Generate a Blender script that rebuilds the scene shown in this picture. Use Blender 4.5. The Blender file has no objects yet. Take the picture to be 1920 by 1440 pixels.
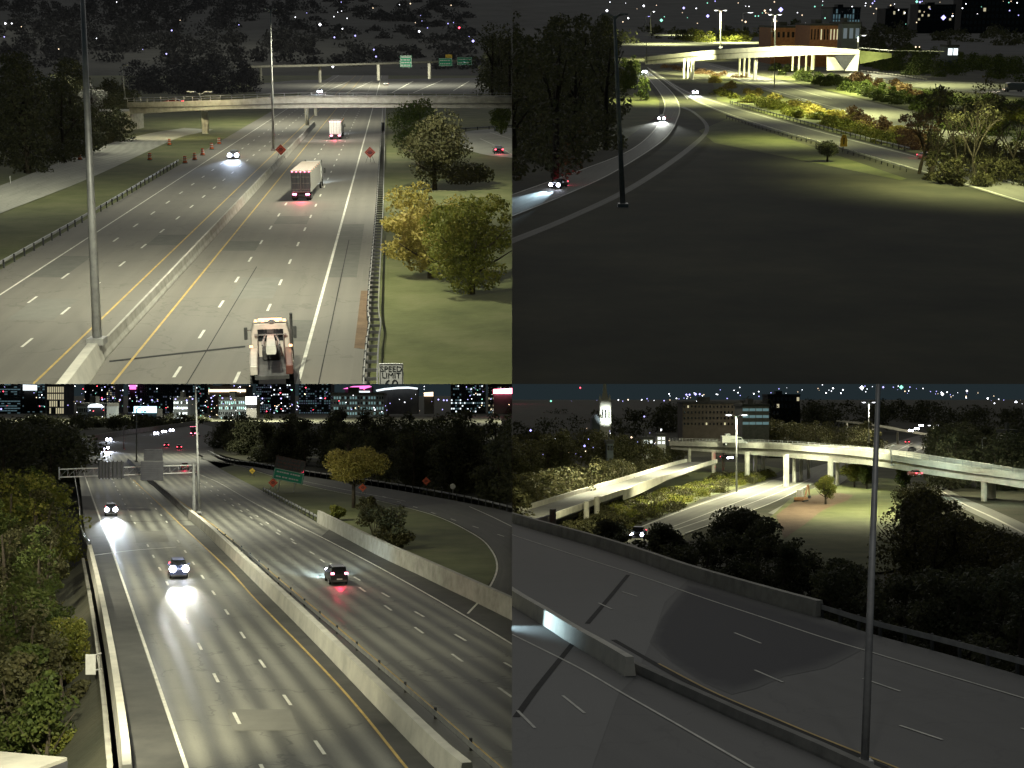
import bpy, bmesh, math, random
import numpy as np
from mathutils import Vector, Matrix

S = bpy.context.scene
R = math.radians
rng = random.Random(7)
nrg = np.random.default_rng(7)

# ------------------------------------------------------------------ camera, sky, sun, exposure
FPX = 2700.0                       # focal length in pixels of the 1920 wide photograph
PITCH = math.atan(40.0 / FPX)      # the camera looks very slightly upwards
CAM = Vector((0, 0, 20))
cam = bpy.data.cameras.new('camera')
cam.sensor_width = 36.0
cam.lens = 36.0 * FPX / 1920.0
cam.clip_start = 0.5
cam.clip_end = 20000
cam_o = bpy.data.objects.new('camera', cam)
cam_o.location = CAM
cam_o.rotation_euler = (math.pi / 2 + PITCH, 0, 0)
S.collection.objects.link(cam_o)
S.camera = cam_o

world = bpy.data.worlds.new('World')
S.world = world
world.use_nodes = True
wn = world.node_tree
bg = wn.nodes['Background']
sky = wn.nodes.new('ShaderNodeTexSky')
sky.sky_type = 'NISHITA'
sky.sun_disc = False
sky.sun_elevation = R(-4.0)
sky.sun_rotation = R(0)
mix = wn.nodes.new('ShaderNodeMix'); mix.data_type = 'RGBA'; mix.blend_type = 'MIX'
mix.inputs[0].default_value = 0.98
mix.inputs[7].default_value = (0.15, 0.235, 0.275, 1)      # even city glow on a night sky
wn.links.new(sky.outputs[0], mix.inputs[6])
wn.links.new(mix.outputs[2], bg.inputs[0])
bg.inputs[1].default_value = 0.10

sun = bpy.data.lights.new('moonlight', 'SUN')
sun.energy = 0.62
sun.angle = R(70)
sun.color = (1.0, 0.97, 0.9)
sun_o = bpy.data.objects.new('moonlight', sun)
sun_o.rotation_euler = (R(-52), 0, R(8))
S.collection.objects.link(sun_o)
moon_shade = bpy.data.collections.new('moon_shade')      # the lower two places lie under the same moon, not under the upper two
sun_o.light_linking.blocker_collection = moon_shade

S.view_settings.view_transform = 'Standard'
S.view_settings.look = 'None'
S.view_settings.exposure = 0.0
S.view_settings.gamma = 1.0
S.view_settings.use_curve_mapping = False
S.render.engine = 'CYCLES'
S.cycles.use_denoising = True
S.cycles.max_bounces = 4
S.cycles.diffuse_bounces = 2
S.cycles.glossy_bounces = 2
S.cycles.transmission_bounces = 2
S.cycles.sample_clamp_indirect = 3.0
S.cycles.use_light_tree = True

# ------------------------------------------------------------------ the four places
# One mast carries four views.  Each view is a piece of country of its own with its own ground; the four stand
# in the four quarters of space round the optical axis and are cut off where the next one begins.
class Place:
    def __init__(s, name, yh, h, sx, sz):
        s.name, s.yh, s.h, s.sx, s.sz = name, yh, h, sx, sz
        s.phi = math.atan((720 - yh) / FPX)
        s.M = Matrix.Translation(CAM) @ Matrix.Rotation(s.phi + PITCH, 4, 'X') @ Matrix.Translation((0, 0, -h))
        s.Rinv = Matrix.Rotation(-s.phi, 3, 'X')
        s.coll = bpy.data.collections.new(name)
        S.collection.children.link(s.coll)
    def ray(s, px, py):
        return s.Rinv @ Vector(((px - 960) / FPX, 1.0, -(py - 720) / FPX))
    def g(s, px, py, z=0.0):               # point of the level z seen in that direction
        d = s.ray(px, py)
        t = (z - s.h) / d.z
        return Vector((d.x * t, d.y * t, z))
    def at(s, px, py, Y):                  # point at forward distance Y seen in that direction
        d = s.ray(px, py)
        t = Y / d.y
        return Vector((d.x * t, Y, s.h + d.z * t))
    def pxm(s, Y):                         # pixels per metre at distance Y
        return FPX / Y

SOUTH = Place('south_view', 78, 20.4, -1, 1)
WEST = Place('west_view', 20, 28.0, 1, 1)
NORTH = Place('north_view', 738, 18.5, -1, -1)
EAST = Place('east_view', 750, 13.5, 1, -1)
moon_shade.children.link(NORTH.coll)
moon_shade.children.link(EAST.coll)
OWNER = {}

# ------------------------------------------------------------------ materials
def nodes(name):
    m = bpy.data.materials.new(name)
    m.use_nodes = True
    return m, m.node_tree, m.node_tree.nodes['Principled BSDF']

def ramp(nt, fac, cols):
    r = nt.nodes.new('ShaderNodeValToRGB')
    el = r.color_ramp.elements
    while len(el) < len(cols): el.new(0.5)
    for e, (p, c) in zip(el, cols):
        e.position = p; e.color = (*c, 1)
    nt.links.new(fac, r.inputs[0])
    return r.outputs[0]

def noise(nt, scale, detail=4, rough=0.6, vec=None):
    n = nt.nodes.new('ShaderNodeTexNoise')
    n.inputs['Scale'].default_value = scale; n.inputs['Detail'].default_value = detail
    n.inputs['Roughness'].default_value = rough
    if vec: nt.links.new(vec, n.inputs['Vector'])
    return n.outputs[0]

def objco(nt):
    return nt.nodes.new('ShaderNodeTexCoord').outputs['Object']

def bump(nt, p, fac, dist, strength=0.5):
    b = nt.nodes.new('ShaderNodeBump')
    b.inputs['Distance'].default_value = dist; b.inputs['Strength'].default_value = strength
    nt.links.new(fac, b.inputs['Height']); nt.links.new(b.outputs[0], p.inputs['Normal'])

def mat_mottled(name, cols, scale, rough=0.85, detail=6, metal=0.0, bmp=0.0, spec=0.3):
    m, nt, p = nodes(name)
    co = objco(nt)
    f = noise(nt, scale, detail, 0.65, co)
    n = len(cols)
    c = ramp(nt, f, [(0.32 + 0.36 * i / max(1, n - 1), k) for i, k in enumerate(cols)])
    nt.links.new(c, p.inputs['Base Color'])
    p.inputs['Roughness'].default_value = rough; p.inputs['Metallic'].default_value = metal
    p.inputs['Specular IOR Level'].default_value = spec
    if bmp:
        bump(nt, p, noise(nt, scale * 9, 4, 0.6, co), bmp)
    return m

def mat_emit(name, col, strength, base=None):
    m, nt, p = nodes(name)
    p.inputs['Base Color'].default_value = (*(base or col), 1)
    p.inputs['Emission Color'].default_value = (*col, 1)
    p.inputs['Emission Strength'].default_value = strength
    return m

def mat_road(name, dark, light, rough, lane0, lanew=3.66, streak=0.35, spec=0.35):
    """asphalt or concrete pavement: UV is metres across and metres along; tyre tracks run along every lane"""
    m, nt, p = nodes(name)
    uv = nt.nodes.new('ShaderNodeUVMap').outputs[0]
    sep = nt.nodes.new('ShaderNodeSeparateXYZ'); nt.links.new(uv, sep.inputs[0])
    def math_(op, a, b=None):
        n = nt.nodes.new('ShaderNodeMath'); n.operation = op
        for i, v in enumerate((a, b)):
            if v is None: continue
            if isinstance(v, (int, float)): n.inputs[i].default_value = v
            else: nt.links.new(v, n.inputs[i])
        return n.outputs[0]
    u = sep.outputs[0]
    t = math_('COSINE', math_('MULTIPLY', math_('SUBTRACT', u, lane0), 4 * math.pi / lanew))    # two tracks per lane
    mp = nt.nodes.new('ShaderNodeMapping'); mp.inputs['Scale'].default_value = (1.0, 0.02, 1)
    nt.links.new(uv, mp.inputs['Vector'])
    longn = noise(nt, 0.55, 5, 0.6, mp.outputs[0])
    patch = noise(nt, 0.12, 5, 0.6, uv)
    grain = noise(nt, 7.0, 3, 0.7, uv)
    f = math_('ADD', math_('MULTIPLY', t, 0.3 * streak), math_('MULTIPLY', longn, 0.55))
    f = math_('ADD', f, math_('MULTIPLY', patch, 0.45))
    f = math_('ADD', f, math_('MULTIPLY', math_('SUBTRACT', grain, 0.5), 0.35))
    # dark oil drips, sealed cracks
    mp2 = nt.nodes.new('ShaderNodeMapping'); mp2.inputs['Scale'].default_value = (1.0, 0.12, 1)
    nt.links.new(uv, mp2.inputs['Vector'])
    stain = noise(nt, 0.9, 6, 0.7, mp2.outputs[0])
    f = math_('SUBTRACT', f, math_('MULTIPLY', math_('GREATER_THAN', stain, 0.62), 0.10))
    vo = nt.nodes.new('ShaderNodeTexVoronoi'); vo.feature = 'DISTANCE_TO_EDGE'; vo.inputs['Scale'].default_value = 0.11
    wob = nt.nodes.new('ShaderNodeVectorMath'); wob.operation = 'ADD'
    nz = nt.nodes.new('ShaderNodeTexNoise'); nz.inputs['Scale'].default_value = 0.5; nt.links.new(uv, nz.inputs['Vector'])
    sc = nt.nodes.new('ShaderNodeVectorMath'); sc.operation = 'SCALE'; sc.inputs['Scale'].default_value = 3.0
    nt.links.new(nz.outputs['Color'], sc.inputs[0]); nt.links.new(uv, wob.inputs[0]); nt.links.new(sc.outputs[0], wob.inputs[1])
    nt.links.new(wob.outputs[0], vo.inputs['Vector'])
    f = math_('SUBTRACT', f, math_('MULTIPLY', math_('LESS_THAN', vo.outputs['Distance'], 0.008), 0.22))
    c = ramp(nt, f, [(0.22, dark), (0.8, light)])
    nt.links.new(c, p.inputs['Base Color'])
    rr = math_('ADD', rough, math_('MULTIPLY', t, 0.1 * streak))
    nt.links.new(rr, p.inputs['Roughness'])
    p.inputs['Specular IOR Level'].default_value = spec
    bump(nt, p, grain, 0.01, 0.3)
    return m

def mat_leaf(name, cols, rough=0.6):
    m, nt, p = nodes(name)
    g = nt.nodes.new('ShaderNodeNewGeometry')
    co = objco(nt)
    big = noise(nt, 0.35, 3, 0.6, co)
    a = nt.nodes.new('ShaderNodeMath'); a.operation = 'MULTIPLY_ADD'
    a.inputs[1].default_value = 0.55
    nt.links.new(g.outputs['Random Per Island'], a.inputs[0])
    b = nt.nodes.new('ShaderNodeMath'); b.operation = 'MULTIPLY_ADD'
    b.inputs[1].default_value = 1.5; b.inputs[2].default_value = -0.55
    nt.links.new(big, b.inputs[0]); nt.links.new(b.outputs[0], a.inputs[2])
    n = len(cols)
    c = ramp(nt, a.outputs[0], [(i / max(1, n - 1), k) for i, k in enumerate(cols)])
    nt.links.new(c, p.inputs['Base Color'])
    p.inputs['Roughness'].default_value = rough
    p.inputs['Specular IOR Level'].default_value = 0.25
    tr = nt.nodes.new('ShaderNodeBsdfTranslucent'); nt.links.new(c, tr.inputs['Color'])
    mx = nt.nodes.new('ShaderNodeMixShader'); mx.inputs[0].default_value = 0.42
    nt.links.new(p.outputs[0], mx.inputs[1]); nt.links.new(tr.outputs[0], mx.inputs[2])
    nt.links.new(mx.outputs[0], nt.nodes['Material Output'].inputs[0])
    return m

def mat_paint(name, col, rough=0.35, metal=0.0, coat=0.4):
    m, nt, p = nodes(name)
    f = noise(nt, 3.0, 4, 0.6, objco(nt))
    d = tuple(x * 0.8 for x in col)
    nt.links.new(ramp(nt, f, [(0.3, d), (0.7, col)]), p.inputs['Base Color'])
    p.inputs['Roughness'].default_value = rough; p.inputs['Metallic'].default_value = metal
    p.inputs['Coat Weight'].default_value = coat
    return m

M = {}
M['grass'] = mat_mottled('mown_grass', [(0.06, 0.07, 0.022), (0.092, 0.102, 0.036), (0.125, 0.125, 0.055)], 0.16, 0.9, 12, bmp=0.12)
M['grass_rough'] = mat_mottled('rough_grass', [(0.02, 0.022, 0.014), (0.045, 0.045, 0.028), (0.08, 0.075, 0.046)], 0.035, 0.95, 12)
M['soil'] = mat_mottled('bare_soil', [(0.10, 0.065, 0.04), (0.17, 0.115, 0.07)], 0.5, 0.95, bmp=0.1)
M['hill_ground'] = mat_mottled('wooded_hillside', [(0.06, 0.06, 0.06), (0.11, 0.108, 0.105)], 0.02, 0.95, 8, bmp=1.0)
M['earth'] = mat_mottled('dark_ground', [(0.03, 0.032, 0.019), (0.065, 0.062, 0.04)], 0.1, 0.95, 8, bmp=0.3)
M['concrete'] = mat_mottled('weathered_concrete', [(0.25, 0.24, 0.21), (0.34, 0.33, 0.29), (0.42, 0.40, 0.36)], 0.7, 0.8, 8, bmp=0.02)
M['concrete_light'] = mat_mottled('pale_concrete', [(0.42, 0.41, 0.36), (0.52, 0.5, 0.44), (0.6, 0.58, 0.5)], 0.5, 0.8, 8, bmp=0.02)
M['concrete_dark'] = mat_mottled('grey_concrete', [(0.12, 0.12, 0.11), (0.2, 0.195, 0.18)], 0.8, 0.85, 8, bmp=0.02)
M['galv'] = mat_mottled('galvanised_steel', [(0.28, 0.28, 0.28), (0.42, 0.42, 0.41)], 1.5, 0.5, 4, metal=0.35)
M['steel_dark'] = mat_mottled('dark_steel', [(0.05, 0.05, 0.05), (0.09, 0.09, 0.09)], 1.5, 0.6, 4, metal=0.3)
M['white_line'] = mat_mottled('white_road_paint', [(0.42, 0.42, 0.38), (0.72, 0.7, 0.62)], 0.9, 0.7, 8)
M['yellow_line'] = mat_mottled('yellow_road_paint', [(0.33, 0.23, 0.07), (0.55, 0.39, 0.13)], 0.9, 0.7, 8)
M['patch_pale'] = mat_mottled('pale_pavement_repair', [(0.135, 0.133, 0.117), (0.165, 0.162, 0.143)], 0.8, 0.8, 8)
M['patch_dark'] = mat_mottled('dark_pavement_repair', [(0.095, 0.094, 0.083), (0.125, 0.123, 0.108)], 0.8, 0.8, 8)
M['joint'] = mat_mottled('joint_filler', [(0.012, 0.012, 0.012), (0.025, 0.025, 0.025)], 1.0, 0.9)
M['shoulder_dark'] = mat_mottled('dark_shoulder_asphalt', [(0.05, 0.05, 0.047), (0.082, 0.08, 0.073)], 0.35, 0.85, 9)
M['asphalt_dark'] = mat_mottled('fresh_asphalt', [(0.028, 0.028, 0.034), (0.05, 0.05, 0.056)], 0.5, 0.85, 8)
M['bark'] = mat_mottled('bark', [(0.04, 0.032, 0.024), (0.085, 0.07, 0.052)], 2.0, 0.95, bmp=0.03)
M['leaf_yellow'] = mat_leaf('yellow_autumn_leaves', [(0.12, 0.105, 0.022), (0.28, 0.24, 0.055), (0.42, 0.35, 0.10), (0.32, 0.24, 0.08)])
M['leaf_green'] = mat_leaf('green_leaves', [(0.03, 0.045, 0.012), (0.07, 0.095, 0.022), (0.12, 0.13, 0.035)])
M['leaf_lime'] = mat_leaf('yellow_green_leaves', [(0.06, 0.075, 0.012), (0.155, 0.165, 0.03), (0.27, 0.24, 0.055)])
M['leaf_olive'] = mat_leaf('olive_leaves', [(0.035, 0.038, 0.016), (0.078, 0.076, 0.032), (0.13, 0.12, 0.055)])
M['leaf_dark'] = mat_leaf('dark_leaves', [(0.034, 0.04, 0.02), (0.068, 0.073, 0.038), (0.11, 0.11, 0.06)])
M['leaf_grass'] = mat_leaf('dull_grass_blades', [(0.05, 0.052, 0.032), (0.08, 0.08, 0.05), (0.12, 0.112, 0.07)])
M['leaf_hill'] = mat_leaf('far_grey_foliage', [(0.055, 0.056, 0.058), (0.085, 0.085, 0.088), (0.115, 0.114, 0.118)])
M['leaf_brown'] = mat_leaf('rusty_leaves', [(0.07, 0.045, 0.025), (0.16, 0.095, 0.05), (0.2, 0.14, 0.07)])
M['leaf_grey'] = mat_leaf('grey_seed_heads', [(0.12, 0.12, 0.11), (0.24, 0.24, 0.22), (0.34, 0.34, 0.31)])
M['glass'] = mat_paint('car_glass', (0.015, 0.017, 0.02), 0.08, 0, 0.6)
M['rubber'] = mat_mottled('tyre_rubber', [(0.012, 0.012, 0.012), (0.03, 0.03, 0.03)], 3, 0.9)
M['rim'] = mat_paint('wheel_rim', (0.4, 0.4, 0.42), 0.4, 0.6)
M['chrome'] = mat_paint('bright_metal', (0.6, 0.6, 0.6), 0.25, 0.8)
M['car_black'] = mat_paint('black_car_paint', (0.012, 0.012, 0.016))
M['car_silver'] = mat_paint('silver_car_paint', (0.3, 0.31, 0.34), 0.35, 0.3)
M['car_white'] = mat_paint('white_car_paint', (0.65, 0.65, 0.63))
M['car_blue'] = mat_paint('blue_car_paint', (0.06, 0.08, 0.2))
M['car_red'] = mat_paint('red_car_paint', (0.3, 0.03, 0.03))
M['van_white'] = mat_paint('white_panel', (0.62, 0.6, 0.55), 0.5)
M['door_grey'] = mat_paint('blue_grey_door_panel', (0.23, 0.25, 0.30), 0.45)
M['trailer_roof'] = mat_paint('cream_panel', (0.55, 0.46, 0.38), 0.6)
M['truck_cream'] = mat_paint('cream_truck_paint', (0.56, 0.51, 0.46), 0.4)
M['truck_red'] = mat_paint('maroon_truck_paint', (0.12, 0.045, 0.035), 0.4)
M['orange_sign'] = mat_emit('orange_reflective', (1.0, 0.12, 0.05), 0.0, (0.9, 0.13, 0.05))
M['orange'] = mat_paint('orange_plastic', (0.6, 0.13, 0.035), 0.6)
M['digger_orange'] = mat_paint('faded_orange_paint', (0.34, 0.17, 0.08), 0.6)
M['white_plastic'] = mat_paint('white_plastic', (0.7, 0.7, 0.68), 0.6)
M['sign_green'] = mat_paint('green_sign_sheeting', (0.0, 0.30, 0.17), 0.5)
M['sign_white'] = mat_paint('white_sign_sheeting', (0.62, 0.62, 0.62), 0.5)
M['sign_yellow'] = mat_paint('yellow_sign_sheeting', (0.75, 0.5, 0.04), 0.5)
M['sign_black'] = mat_paint('black_lettering', (0.02, 0.02, 0.02), 0.6)
M['sign_back'] = mat_mottled('aluminium_sign_back', [(0.075, 0.073, 0.085), (0.105, 0.103, 0.115)], 1.0, 0.6, metal=0.3)
M['brick'] = mat_mottled('brick_wall', [(0.22, 0.09, 0.05), (0.34, 0.16, 0.08)], 0.8, 0.9)
M['wall_grey'] = mat_mottled('grey_facade', [(0.07, 0.08, 0.095), (0.12, 0.135, 0.15)], 0.1, 0.9)
M['wall_dark'] = mat_mottled('dark_facade', [(0.03, 0.03, 0.032), (0.055, 0.052, 0.05)], 0.1, 0.9)
M['roof'] = mat_mottled('flat_roof', [(0.03, 0.03, 0.03), (0.06, 0.06, 0.06)], 0.3, 0.9)
M['e_white'] = mat_emit('lit_lamp_white', (0.9, 0.92, 1.0), 5)
M['e_head'] = mat_emit('lit_headlight', (0.78, 0.82, 1.0), 40)
M['e_blue'] = mat_emit('lit_lamp_blue', (0.45, 0.42, 1.0), 2.6)
M['e_warm'] = mat_emit('lit_lamp_warm', (1.0, 0.75, 0.5), 2.2)
M['e_green'] = mat_emit('lit_lamp_green', (0.35, 1.0, 0.75), 1.6)
M['e_red'] = mat_emit('lit_lamp_red', (1.0, 0.06, 0.10), 9)
M['e_pink'] = mat_emit('lit_tail_lamp', (1.0, 0.2, 0.32), 14)
M['e_amber'] = mat_emit('lit_marker_amber', (1.0, 0.5, 0.25), 3)
M['e_cyan'] = mat_emit('lit_screen_cyan', (0.45, 0.85, 1.0), 3)
M['e_magenta'] = mat_emit('lit_magenta_roof', (1.0, 0.18, 0.6), 2.0)
M['w_teal'] = mat_emit('lit_window_teal', (0.30, 0.52, 0.60), 0.22)
M['w_warm'] = mat_emit('lit_window_warm', (0.95, 0.85, 0.55), 0.5)
M['w_dim'] = mat_emit('lit_window_dim', (0.35, 0.42, 0.6), 0.13)
M['w_white'] = mat_emit('lit_window_white', (0.85, 0.95, 1.0), 1.5)

# ------------------------------------------------------------------ mesh building
class MB:
    def __init__(s):
        s.v, s.f, s.m, s.uv = [], [], [], {}
    def add(s, verts, faces, mi=0):
        b = len(s.v)
        s.v.extend([tuple(x) for x in verts])
        for f in faces:
            s.f.append(tuple(b + i for i in f)); s.m.append(mi)
        return b
    def box(s, x0, x1, y0, y1, z0, z1, mi=0, mat=None, ch=0.0):
        if ch:
            return s.cbox(x0, x1, y0, y1, z0, z1, mi, mat, ch)
        v = [Vector((x, y, z)) for z in (z0, z1) for y in (y0, y1) for x in (x0, x1)]
        if mat is not None: v = [mat @ p for p in v]
        s.add(v, [(0, 2, 3, 1), (4, 5, 7, 6), (0, 1, 5, 4), (2, 6, 7, 3), (0, 4, 6, 2), (1, 3, 7, 5)], mi)
    def cbox(s, x0, x1, y0, y1, z0, z1, mi, mat, c):
        secs = []
        for z, k in ((z0, c), (z0 + c, 0), (z1 - c, 0), (z1, c)):
            secs.append([Vector((x0 + c + k * 0, y0 + k, z)), Vector((x1 - c, y0 + k, z)), Vector((x1 - k, y0 + c, z)), Vector((x1 - k, y1 - c, z)),
                         Vector((x1 - c, y1 - k, z)), Vector((x0 + c, y1 - k, z)), Vector((x0 + k, y1 - c, z)), Vector((x0 + k, y0 + c, z))])
        if mat is not None: secs = [[mat @ p for p in q] for q in secs]
        s.loft(secs, mi)
    def loft(s, secs, mi=0, caps=True, closed=True):
        n = len(secs[0])
        b = s.add([p for q in secs for p in q], [])
        for i in range(len(secs) - 1):
            for j in range(n if closed else n - 1):
                k = (j + 1) % n
                s.f.append((b + i * n + j, b + i * n + k, b + (i + 1) * n + k, b + (i + 1) * n + j)); s.m.append(mi)
        if caps and closed:
            s.f.append(tuple(b + j for j in reversed(range(n)))); s.m.append(mi)
            s.f.append(tuple(b + (len(secs) - 1) * n + j for j in range(n))); s.m.append(mi)
    def tube(s, pts, radii, n=8, mi=0):
        pts = [Vector(p) for p in pts]
        if isinstance(radii, (int, float)): radii = [radii] * len(pts)
        secs = []
        for i, p in enumerate(pts):
            d = (pts[min(i + 1, len(pts) - 1)] - pts[max(i - 1, 0)]).normalized()
            a = Vector((1, 0, 0)) if abs(d.x) < 0.8 else Vector((0, 1, 0))
            u = d.cross(a).normalized(); w = d.cross(u)
            secs.append([p + (u * math.cos(2 * math.pi * k / n) + w * math.sin(2 * math.pi * k / n)) * radii[i] for k in range(n)])
        s.loft(secs, mi)
    def lathe(s, prof, n=16, axis='Z', mi=0, mat=None):
        secs = []
        for r, z in prof:
            q = []
            for k in range(n):
                a = 2 * math.pi * k / n
                p = Vector((r * math.cos(a), r * math.sin(a), z))
                if axis == 'X': p = Vector((z, r * math.cos(a), r * math.sin(a)))
                if axis == 'Y': p = Vector((r * math.sin(a), z, r * math.cos(a)))
                q.append(mat @ p if mat is not None else p)
            secs.append(q)
        s.loft(secs, mi)
    def sweep(s, path, prof, mi=0, side=1):
        """profile (across, up) along a ground path; across is to the right of the direction of travel"""
        path = [Vector(p) for p in path]
        secs = []
        for i, p in enumerate(path):
            d = path[min(i + 1, len(path) - 1)] - path[max(i - 1, 0)]
            d.z = 0; d.normalize()
            nrm = Vector((d.y, -d.x, 0)) * side
            secs.append([p + nrm * a + Vector((0, 0, z)) for a, z in prof])
        s.loft(secs, mi)
    def build(s, name, mats, place=None, parent=None, smooth=False, uv=None):
        me = bpy.data.meshes.new(name)
        me.from_pydata(s.v, [], s.f)
        if not isinstance(mats, (list, tuple)): mats = [mats]
        for m in mats: me.materials.append(M[m] if isinstance(m, str) else m)
        if len(mats) > 1: me.polygons.foreach_set('material_index', s.m)
        bm = bmesh.new(); bm.from_mesh(me)
        bmesh.ops.recalc_face_normals(bm, faces=bm.faces)
        bm.to_mesh(me); bm.free()
        if smooth:
            me.polygons.foreach_set('use_smooth', [True] * len(me.polygons))
        me.update()
        return link(name, me, place, parent)

def link(name, me, place, parent=None):
    o = bpy.data.objects.new(name, me)
    if parent is not None:
        place = OWNER[parent.name]
        o.parent = parent
    else:
        o.matrix_world = place.M
    place.coll.objects.link(o)
    OWNER[o.name] = place
    return o

def tag(o, label=None, cat=None, group=None, kind=None):
    if label: o['label'] = label
    if cat: o['category'] = cat
    if group: o['group'] = group
    if kind: o['kind'] = kind
    return o

def thing(place, name, label, cat, loc=(0, 0, 0), rotz=0.0, group=None):
    o = bpy.data.objects.new(name, None)
    o.empty_display_size = 0.5
    o.matrix_world = place.M @ Matrix.Translation(loc) @ Matrix.Rotation(rotz, 4, 'Z')
    place.coll.objects.link(o)
    OWNER[o.name] = place
    return tag(o, label, cat, group)

def copy_part(o, parent, loc=None, rotz=None):
    c = o.copy()
    place = OWNER[o.name]
    place.coll.objects.link(c)
    OWNER[c.name] = place
    c.parent = parent
    if loc is not None:
        c.matrix_basis = Matrix.Translation(loc) @ Matrix.Rotation(rotz or 0, 4, 'Z')
    return c

def copy_thing(o, label, loc, rotz=0.0):
    place = OWNER[o.name]
    c = o.copy()
    place.coll.objects.link(c); OWNER[c.name] = place
    c.matrix_world = place.M @ Matrix.Translation(loc) @ Matrix.Rotation(rotz, 4, 'Z')
    c['label'] = label
    for ch in [x for x in bpy.data.objects if x.parent == o]:
        k = ch.copy(); place.coll.objects.link(k); OWNER[k.name] = place; k.parent = c
        for sub in [x for x in bpy.data.objects if x.parent == ch]:
            q = sub.copy(); place.coll.objects.link(q); OWNER[q.name] = place; q.parent = k
    return c

def lamp(place, name, loc, target, power, angle=120, blend=0.6, color=(1, 0.95, 0.8), radius=0.15, parent=None):
    l = bpy.data.lights.new(name, 'SPOT')
    l.energy = power; l.spot_size = R(angle); l.spot_blend = blend; l.color = color; l.shadow_soft_size = radius
    o = bpy.data.objects.new(name, l)
    d = (Vector(target) - Vector(loc)).normalized()
    q = d.to_track_quat('-Z', 'Y').to_matrix().to_4x4()
    m = Matrix.Translation(loc) @ q
    if parent is not None:
        o.parent = parent; o.matrix_basis = m
    else:
        o.matrix_world = place.M @ m
    place.coll.objects.link(o)
    o.light_linking.receiver_collection = place.coll
    return o

def smooth_path(pts, n):
    """Catmull-Rom through points"""
    pts = [Vector(p) for p in pts]
    if len(pts) == 2:
        return [pts[0].lerp(pts[1], i / n) for i in range(n + 1)]
    out = []
    P_ = [pts[0] * 2 - pts[1]] + pts + [pts[-1] * 2 - pts[-2]]
    segs = len(pts) - 1
    for i in range(segs):
        a, b, c, d = P_[i:i + 4]
        k = max(1, n // segs)
        for j in range(k):
            t = j / k
            out.append(0.5 * ((2 * b) + (c - a) * t + (2 * a - 5 * b + 4 * c - d) * t * t + (3 * b - a - 3 * c + d) * t ** 3))
    out.append(pts[-1])
    return out

def gpath(place, pxs, z=0.0, n=40):
    return smooth_path([place.g(x, y, z) for x, y in pxs], n)

def ribbon(place, name, mat, L, Rr, z=0.0, n=60, cols=6, kind='structure', ground=True):
    a = gpath(place, L, z, n) if ground else L
    b = gpath(place, Rr, z, n) if ground else Rr
    k = min(len(a), len(b))
    me = bpy.data.meshes.new(name)
    v, f, uvs = [], [], []
    s = 0.0
    for i in range(k):
        if i: s += ((a[i] + b[i]) / 2 - (a[i - 1] + b[i - 1]) / 2).length
        w = (b[i] - a[i]).length
        for j in range(cols + 1):
            t = j / cols
            v.append(a[i].lerp(b[i], t)); uvs.append((t * w, s))
    for i in range(k - 1):
        for j in range(cols):
            q = i * (cols + 1) + j
            f.append((q, q + 1, q + cols + 2, q + cols + 1))
    me.from_pydata([tuple(x) for x in v], [], f)
    me.materials.append(M[mat])
    lay = me.uv_layers.new(name='UVMap')
    for lp in me.loops: lay.data[lp.index].uv = uvs[lp.vertex_index]
    o = link(name, me, place)
    if me.polygons and me.polygons[0].normal.z < 0:
        me.flip_normals()
    return tag(o, kind=kind)

def poly(place, name, mat, pxs, z=0.0, kind='structure'):
    pts = [place.g(x, y, z) for x, y in pxs]
    bm = bmesh.new()
    fv = [bm.verts.new(p) for p in pts]
    face = bm.faces.new(fv)
    bmesh.ops.triangulate(bm, faces=[face])
    for fc in bm.faces:
        fc.normal_update()
        if fc.normal.z < 0: fc.normal_flip()
    me = bpy.data.meshes.new(name); bm.to_mesh(me); bm.free()
    lay = me.uv_layers.new(name='UVMap')
    for lp in me.loops:
        co = me.vertices[lp.vertex_index].co
        lay.data[lp.index].uv = (co.x, co.y)
    me.materials.append(M[mat])
    return tag(link(name, me, place), kind=kind)

def stripe(place, name, mat, path, width, z=0.02):
    mb = MB()
    secs = []
    for i, p in enumerate(path):
        d = path[min(i + 1, len(path) - 1)] - path[max(i - 1, 0)]
        d.z = 0; d.normalize()
        nr = Vector((d.y, -d.x, 0)) * width / 2
        q = Vector(p); q.z += z
        secs.append([q - nr, q + nr])
    mb.loft(secs, closed=False)
    return tag(mb.build(name, mat, place), kind='structure')

def dashes(place, name, mat, a, b, width=0.16, length=3.05, period=12.19, phase=0.0, z=0.02, count=60):
    a, b = Vector(a), Vector(b)
    d = (b - a); tot = d.length; d.normalize()
    nr = Vector((d.y, -d.x, 0)) * width / 2
    mb = MB(); s = phase; k = 0
    while s < tot and k < count:
        p, q = a + d * s, a + d * (s + length)
        mb.add([p - nr + Vector((0, 0, z)), p + nr + Vector((0, 0, z)), q + nr + Vector((0, 0, z)), q - nr + Vector((0, 0, z))], [(0, 1, 2, 3)])
        s += period; k += 1
    return tag(mb.build(name, mat, place), kind='structure')

def text_mesh(txt, size):
    cu = bpy.data.curves.new('lettering', 'FONT')
    cu.body = txt; cu.size = size; cu.align_x = 'CENTER'; cu.align_y = 'CENTER'; cu.extrude = 0.004
    cu.resolution_u = 3
    o = bpy.data.objects.new('lettering', cu)
    S.collection.objects.link(o)
    dg = bpy.context.evaluated_depsgraph_get()
    me = bpy.data.meshes.new_from_object(o.evaluated_get(dg))
    bpy.data.objects.remove(o); bpy.data.curves.remove(cu)
    return me

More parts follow.
